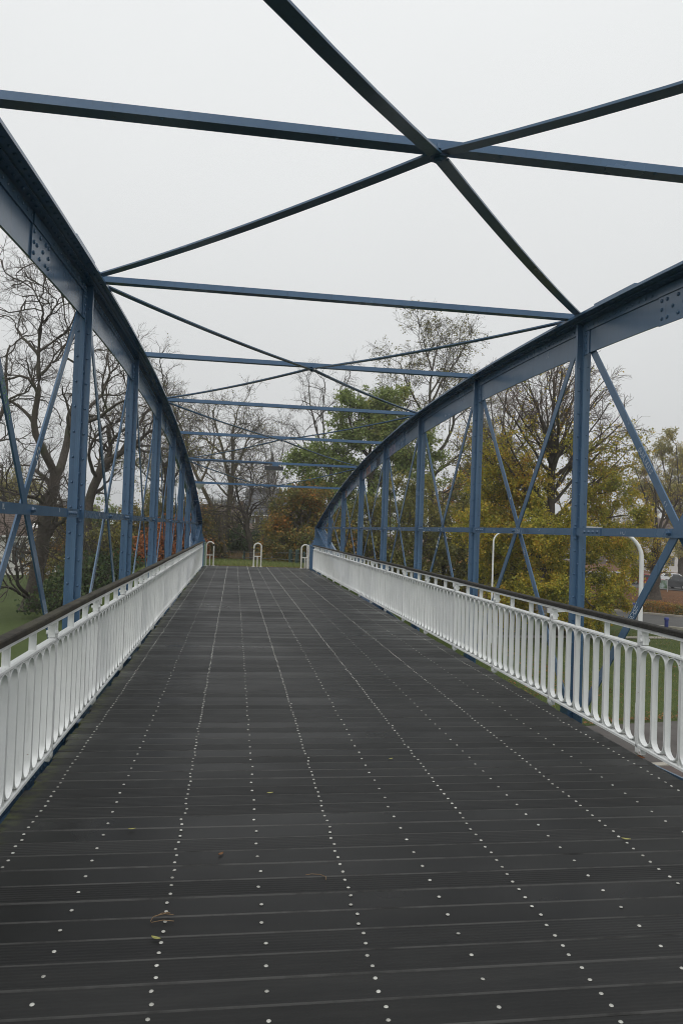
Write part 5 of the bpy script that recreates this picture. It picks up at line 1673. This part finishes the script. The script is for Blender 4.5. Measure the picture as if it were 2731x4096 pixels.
for dx, y1, dz in ((-150, 1640, 0), (-90, 1560, 2), (-30, 1540, -2), (40, 1560, 1), (110, 1600, -1), (160, 1700, 2), (-190, 1760, -2), (70, 1660, -4), (-60, 1680, 4)):
    limbs.append((PX([(1988, 1960 - abs(dx) * 0.2), (1988 + dx * 0.4, (1960 + y1) / 2, dz * 0.5), (1988 + dx, y1, dz)], Y), 0.15, 0.04))
tree('bare_tree', 'bare twiggy tree filling the gap behind the second right post', 39, limbs, 0.3, CEN, M['bark_dark'], M['twig_red'], (2500, 0.16, M['lf_olive'], lambda p: np.clip((7 - p[:, 2]) / 8, 0.05, 1)), TG_R)
# dark green understorey between the right posts
Y = 52
for i, (px, w_, lab, mt) in enumerate(((1560, 150, 'dark leafy bush behind the far right posts', 'lf_olive'), (1770, 150, 'olive bush behind the third right post', 'lf_olive'), (1950, 120, 'yellowing bush behind the far white lamp pole', 'lf_yellow'), (2090, 120, 'yellow bush under the big tree, left of the first right post', 'lf_yellow'))):
    limbs = [(PX([(px, 2400), (px, 2330), (px, 2260)], Y + i * 4), 0.12, 0.09)] + [(PX([(px, 2370), (px + dx * 0.6, 2290 - dy * 0.8), (px + dx, 2250 - dy * 2.7)], Y + i * 4), 0.08, 0.03) for dx, dy in ((-w_, 30), (-w_ * 0.6, 90), (0, 110), (w_ * 0.6, 100), (w_, 40), (-w_ * 0.8, -40), (w_ * 0.8, -40))]
    tree('bush', lab, 40 + i, limbs, 0.1, BSH, M['bark_dark'], M['twig'], (22000, 0.18, M[mt], None), 'bushes right of the bridge', 'bush')
# the big lime with yellow leaves low down and a bare fan of twigs on top
Y = 43
limbs = [(PX([(2222, 2560), (2215, 2400), (2208, 2250), (2205, 2120), (2200, 2000), (2206, 1880), (2212, 1760), (2205, 1640), (2215, 1520)], Y), 0.44, 0.05)]
_rl = random.Random(3)
for k in range(34):
    th = R(-98 + 196 * (k + _rl.uniform(-0.6, 0.6)) / 33.0)
    uu = _rl.uniform(0.62, 1.03)
    ex, ey = 2208 + math.sin(th) * 335 * uu, 1840 - math.cos(th) * 455 * uu
    y0 = min(2110, max(1640, ey + _rl.uniform(160, 420) + 120 * abs(math.sin(th)) * _rl.random()))
    dz = _rl.uniform(-4.5, 4.5) * math.sqrt(max(0.05, 1.05 - uu * uu * 0.6))
    sx = 2206 + _rl.uniform(-4, 4)
    bow = _rl.uniform(0.45, 0.95)
    limbs.append((PX([(sx, y0), (sx + (ex - sx) * 0.3 * bow + _rl.uniform(-12, 12), y0 + (ey - y0) * 0.28, dz * 0.4), (sx + (ex - sx) * 0.66 * (0.5 + 0.5 * bow) + _rl.uniform(-15, 15), y0 + (ey - y0) * 0.62, dz * 0.8), (ex, ey, dz)], Y), _rl.uniform(0.07, 0.14), 0.025))
for dx, y0, y1, dz in ((-210, 2120, 2020, 1), (230, 2110, 1960, -1), (300, 2160, 2060, 1), (-260, 2200, 2150, -2), (330, 2240, 2210, 2), (-290, 2280, 2320, 1), (260, 2300, 2340, -2), (-190, 2330, 2420, -3), (170, 2350, 2430, -4), (60, 2300, 2400, -5), (-60, 2250, 2380, -5), (90, 2150, 2130, -5), (-100, 2120, 2120, -5), (-250, 2240, 2230, 2), (-320, 2180, 2080, 0), (320, 2200, 2130, -3), (-150, 2300, 2440, 0), (100, 2330, 2460, 0)):
    limbs.append((PX([(2206, y0), (2206 + dx * 0.5, (y0 + y1) / 2 - 30, dz * 0.5), (2206 + dx, y1, dz)], Y), 0.12, 0.03))
LIM = [(6, 0.2, 1.0, 38, 2.0, 8, 0.15, 0.08, 0.0, 0.5, 0.018), (6, 0.15, 1.0, 40, 1.2, 6, 0.18, 0.04, 0.0, 0.55, 0.010), (4, 0.15, 1.0, 40, 0.65, 5, 0.18, 0.0, 0.0, 0.6, 0.007)]
tree('lime_tree', 'big tree with bare twiggy top and yellow lower leaves right of the bridge', 36, limbs, 0.4, LIM, M['bark_dark'], M['twig_red'],
     (125000, 0.13, M['lf_yellow'], lambda p: np.clip((9.5 - p[:, 2]) / 6.8, 0.05, 1.0) ** 1.6), TG_R)
# park trees farther right
Y = 70
limbs = [(PX([(2616, 2400), (2618, 2320), (2622, 2230), (2630, 2150)], Y), 0.55, 0.38)]
for dx, y1, dz in ((-160, 1950, 0), (-90, 1870, 2), (-20, 1850, -2), (60, 1880, 1), (130, 1920, -1), (-210, 2080, 1), (190, 2060, 2), (-120, 2120, -4)):
    limbs.append((PX([(2630, 2160), (2630 + dx * 0.5, (2160 + y1) / 2 - 10, dz * 0.5), (2630 + dx, y1, dz)], Y), 0.17, 0.04))
tree('park_tree', 'brown twiggy park tree with thick trunk beside the picture board', 37, limbs, 0.5, [(8, 0.2, 1.0, 42, 2.9, 8, 0.16, 0.05, 0.0, 0.5, 0.02), (7, 0.15, 1.0, 42, 1.7, 6, 0.18, 0.02, 0.0, 0.55, 0.012), (5, 0.15, 1.0, 40, 0.9, 5, 0.2, 0.0, 0.0, 0.6, 0.009)], M['bark_brown'], M['twig_red'], (10000, 0.15, M['lf_yellow'], lambda p: np.clip((4.5 - p[:, 2]) / 5.0, 0.1, 1)), TG_R)
Y = 104
limbs = [(PX([(2720, 2310), (2722, 2200), (2725, 2100)], Y), 0.40, 0.3)]
for dx, y1, dz in ((-150, 1860, 0), (-90, 1800, 2), (-20, 1780, -2), (60, 1790, 1), (130, 1820, -1), (-170, 1960, 1), (190, 1960, 2)):
    limbs.append((PX([(2724, 2130), (2724 + dx * 0.5, (2130 + y1) / 2 - 10, dz * 0.5), (2724 + dx, y1, dz)], Y), 0.2, 0.05))
tree('park_tree', 'rounded park tree with pale yellow green leaves at the right edge', 38, limbs, 0.4, [(6, 0.2, 1.0, 40, 3.6, 7, 0.16, 0.1, 0.0, 0.55, 0.03), (6, 0.15, 1.0, 42, 2.0, 6, 0.18, 0.05, 0.0, 0.6, 0.018), (5, 0.15, 1.0, 40, 1.0, 4, 0.18, 0, 0, 0.6, 0.012)],
     M['bark_brown'], M['twig_red'], (34000, 0.25, M['lf_pale'], None), TG_R)

# understorey left of the bridge: bushes on the bank foot
lb = [(310, 2440, 46, 70, 60, 'lf_dark', 'dark green bramble mound at the foot of the big left tree'), (420, 2330, 56, 120, 170, 'lf_olive', 'olive bush behind the first left post'),
      (520, 2300, 62, 110, 210, 'lf_orange', 'bush turning orange behind the second left post'), (600, 2330, 54, 90, 120, 'lf_red', 'red brown bush low behind the left posts'),
      (700, 2300, 60, 90, 170, 'lf_red', 'rusty bush near the left truss end'), (470, 2380, 48, 110, 70, 'lf_dark', 'low dark green bush above the left handrail'),
      (610, 2200, 74, 110, 190, 'lf_olive', 'tall olive bush farther back between left posts'), (760, 2230, 72, 80, 200, 'lf_orange', 'orange bush behind the left bearing'), (270, 2280, 70, 120, 190, 'lf_orange', 'yellow brown bush behind the big left trunk'),
      (380, 2200, 84, 140, 170, 'lf_green', 'green bush far behind the first left post')]
for i, (px, py, Y, w_, h_, mt, lab) in enumerate(lb):
    limbs = [(PX([(px, py), (px, py - h_ * 0.3), (px, py - h_ * 0.5)], Y), 0.09, 0.06)] + [(PX([(px, py - 10), (px + dx * w_ * 0.6, py - h_ * 0.4 * dy - 10), (px + dx * w_, py - h_ * dy)], Y), 0.06, 0.02) for dx, dy in ((-1, 0.35), (-0.6, 0.75), (-0.15, 1.0), (0.3, 0.95), (0.65, 0.7), (1, 0.3), (-0.8, 0.1), (0.8, 0.1))]
    b_ = np.array(limbs[0][0][0]); zg_ = float(ground_z(b_[0], b_[1]))
    limbs[0] = ([(b_[0], b_[1], zg_)] + limbs[0][0][1:], 0.09, 0.06)
    tree('bush', lab, 60 + i, limbs, 0.1, BSH, M['bark_dark'], M['twig'], (6500, 0.17 + 0.001 * Y, M[mt], None), 'bushes left of the bridge', 'bush', base=(b_[0], b_[1], zg_))
# scrub behind the green fence
cbs = [(880, 2235, 82, 60, 110, 'lf_olive', 2200, 'brown twiggy scrub behind the left hoop barrier'), (1000, 2238, 80, 55, 80, 'lf_dark', 4200, 'dark ivy bush behind the middle hoop barrier'), (930, 2238, 76, 50, 60, 'lf_dark', 3500, 'low dark ivy clump behind the fence'),
       (1090, 2240, 78, 55, 120, 'lf_olive', 2400, 'grey brown twiggy scrub between fence and church'), (1150, 2250, 66, 60, 80, 'lf_orange', 5000, 'orange scrub behind the fence right of the middle hoop'), (1300, 2255, 52, 70, 70, 'lf_orange', 5500, 'rust coloured scrub behind the right pillar'), (820, 2235, 84, 50, 150, 'lf_orange', 3500, 'orange brown scrub left of the left hoop barrier'),
       (940, 2236, 90, 60, 190, 'lf_olive', 900, 'tall bare brown thicket between the two middle trunks'), (1045, 2238, 88, 60, 210, 'lf_olive', 900, 'tall bare thicket in front of the church houses'), (860, 2236, 92, 60, 210, 'lf_orange', 1500, 'tall brown thicket behind the leaning tree'), (1125, 2242, 84, 55, 230, 'lf_olive', 1200, 'tall thicket right of the church, beside the orange tree')]
for i, (px, py, Y, w_, h_, mt, nl, lab) in enumerate(cbs):
    b_ = at(px, py, Y); zg_ = float(ground_z(b_[0], b_[1]))
    limbs = [([(b_[0], b_[1], zg_)] + PX([(px, py - h_ * 0.3), (px, py - h_ * 0.6)], Y), 0.08, 0.05)] + [(PX([(px, py - 3), (px + dx * w_ * 0.6, py - h_ * 0.4 * dy - 4), (px + dx * w_, py - h_ * dy)], Y), 0.05, 0.02) for dx, dy in ((-1, 0.35), (-0.6, 0.75), (-0.15, 1.0), (0.3, 0.95), (0.65, 0.7), (1, 0.3))]
    tree('bush', lab, 80 + i, limbs, 0.1, BSH, M['bark_dark'], M['twig'], (nl, 0.20, M[mt], None), 'scrub behind the bank fence', 'bush', base=(b_[0], b_[1], zg_))

# clipped brown hedge along the far kerb
rng = np.random.default_rng(5)
hc0, hc1 = rc + rn * 5.6 - rd * 4, rc + rn * 5.6 + rd * 30
N = 26000
t = rng.random(N)
hx = hc0.x + (hc1.x - hc0.x) * t + rn.x * rng.uniform(-0.65, 0.65, N)
hy = hc0.y + (hc1.y - hc0.y) * t + rn.y * rng.uniform(-0.65, 0.65, N)
hz = ZG + rng.uniform(0.05, 0.95, N) + 0.08 * np.sin(t * 60)
v, q_ = leaves(rng, np.stack([hx, hy, hz], -1), 0.13)
T = empty('hedge', (hc0.x, hc0.y, ZG), 'low clipped hedge of orange brown leaves along the far kerb', 'hedge')
b0 = np.array([hc0.x, hc0.y, ZG])
put('foliage', fast_mesh('foliage', v - b0, q_, M['lf_orange']), T, tuple(b0))
st_ = np.zeros((160, 4, 3)); tt = rng.random(160)
for k in range(4):
    st_[:, k, 0] = hc0.x + (hc1.x - hc0.x) * tt + rng.normal(0, 0.12 * k, 160); st_[:, k, 1] = hc0.y + (hc1.y - hc0.y) * tt + rng.normal(0, 0.12 * k, 160); st_[:, k, 2] = ZG + 0.28 * k
v, q_ = tubes(st_, np.full((160, 4), 0.018), 4)
put('stems', fast_mesh('stems', v - b0, q_, M['twig_red']), T, tuple(b0))

# ------------------------------------------------------------------ leaf fall and grass (uncountable)
def scatter(name, lab, fn, N, size, mat, zoff, seed):
    rng = np.random.default_rng(seed)
    x, y = fn(rng, N)
    z = ground_z(x, y) + zoff
    a = rng.random(N) * 6.283
    tl = rng.normal(0, 0.25, (N, 2))
    s = size * rng.uniform(0.6, 1.3, N)
    c_, s_ = np.cos(a) * s, np.sin(a) * s
    p = np.stack([x, y, z], -1)
    e1 = np.stack([c_, s_, tl[:, 0] * s], -1) * 0.5; e2 = np.stack([-s_, c_, tl[:, 1] * s], -1) * 0.32
    v = np.stack([p - e1, p + e2 + [0, 0, 0.006], p + e1, p - e2 + [0, 0, 0.006]], 1).reshape(-1, 3)
    o = put(name, fast_mesh(name, v, np.arange(N * 4).reshape(N, 4), mat))
    tag(o, lab, 'leaves', None, 'stuff')


scatter('leaf_litter', 'brown fallen leaves on the grass just past the deck end', lambda r, N: (r.uniform(-1.4, 3.4, N), 30.95 + np.abs(r.normal(0, 1.6, N))), 4200, 0.10, M['lf_litter'], 0.06, 1)
scatter('leaf_litter', 'brown fallen leaves along the path edge right of the bridge', lambda r, N: (lambda t, w_: (pc.x + pd.x * t + pn.x * (1.9 + w_), pc.y + pd.y * t + pn.y * (1.9 + w_)))(r.uniform(-6, 12, N), np.abs(r.normal(0, 0.35, N))), 1500, 0.10, M['lf_litter'], 0.09, 2)
scatter('leaf_litter', 'fallen leaves scattered over the lawn below the right railing', lambda r, N: (r.uniform(4, 32, N), r.uniform(23, 46, N)), 2600, 0.09, M['lf_litter'], 0.03, 3)
scatter('leaf_litter', 'thick brown leaf fall below the park trees beyond the road', lambda r, N: (lambda a, b_: (34 + rd.x * a + rn.x * b_, 58 + rd.y * a + rn.y * b_))(r.uniform(-20, 25, N), r.uniform(0, 22, N)), 9000, 0.14, M['lf_litter'], 0.03, 4)
scatter('leaf_litter', 'brown leaf fall on the slope beneath the right railing', lambda r, N: (r.uniform(5, 15, N), r.uniform(26, 42, N)), 5200, 0.11, M['lf_litter'], 0.03, 6)


def blades(name, lab, fn, N, h, mat, seed):
    rng = np.random.default_rng(seed)
    x, y = fn(rng, N)
    z = ground_z(x, y) - 0.01
    a = rng.random(N) * 6.283; hh = h * rng.uniform(0.5, 1.3, N); w_ = 0.012 + 0.02 * hh
    d = np.stack([np.cos(a), np.sin(a), np.zeros(N)], -1)
    ln = rng.normal(0, 0.35, (N, 2)) * hh[:, None]
    p = np.stack([x, y, z], -1); tip = p + np.stack([ln[:, 0], ln[:, 1], hh], -1)
    v = np.stack([p - d * w_[:, None], p + d * w_[:, None], tip + d * w_[:, None] * 0.2, tip - d * w_[:, None] * 0.2], 1).reshape(-1, 3)
    o = put(name, fast_mesh(name, v, np.arange(N * 4).reshape(N, 4), mat))
    tag(o, lab, 'grass', None, 'stuff')


M['blade'] = leaf_mat('grass_blades', [(0.0, (0.06, 0.085, 0.024)), (0.6, (0.105, 0.125, 0.040)), (1.0, (0.17, 0.16, 0.065))])
M['dry'] = leaf_mat('dry_grass', [(0.0, (0.16, 0.11, 0.055)), (1.0, (0.28, 0.20, 0.11))])
blades('grass', 'green grass between the deck end and the low fence', lambda r, N: (r.uniform(-5, 10, N), 31.2 + 44 * r.random(N) ** 1.6), 30000, 0.16, M['blade'], 7)
blades('dry_grass', 'tall dry straw grass behind the low green fence', lambda r, N: (r.uniform(-6, 9, N), r.uniform(73, 79, N)), 7000, 0.75, M['dry'], 8)
blades('lawn_tufts', 'lawn grass below the right railing', lambda r, N: (r.uniform(5, 30, N), r.uniform(22.5, 45, N)), 40000, 0.10, M['blade'], 9)

# ------------------------------------------------------------------ damp autumn air
M['haze'], n, l, b = new_mat('haze')
n.remove(b)
pv = n.new('ShaderNodeVolumePrincipled')
pv.inputs['Color'].default_value = (0.985, 0.99, 1.0, 1)
pv.inputs['Density'].default_value = 0.0007
pv.inputs['Anisotropy'].default_value = 0.2
l.new(pv.outputs[0], n['Material Output'].inputs['Volume'])
hz_ = MB().span((-1000, -400, ZG - 1.2), (1000, 1500, 60)).build('haze', M['haze'])
tag(hz_, 'thin damp grey air over the whole scene', 'haze', None, 'stuff')
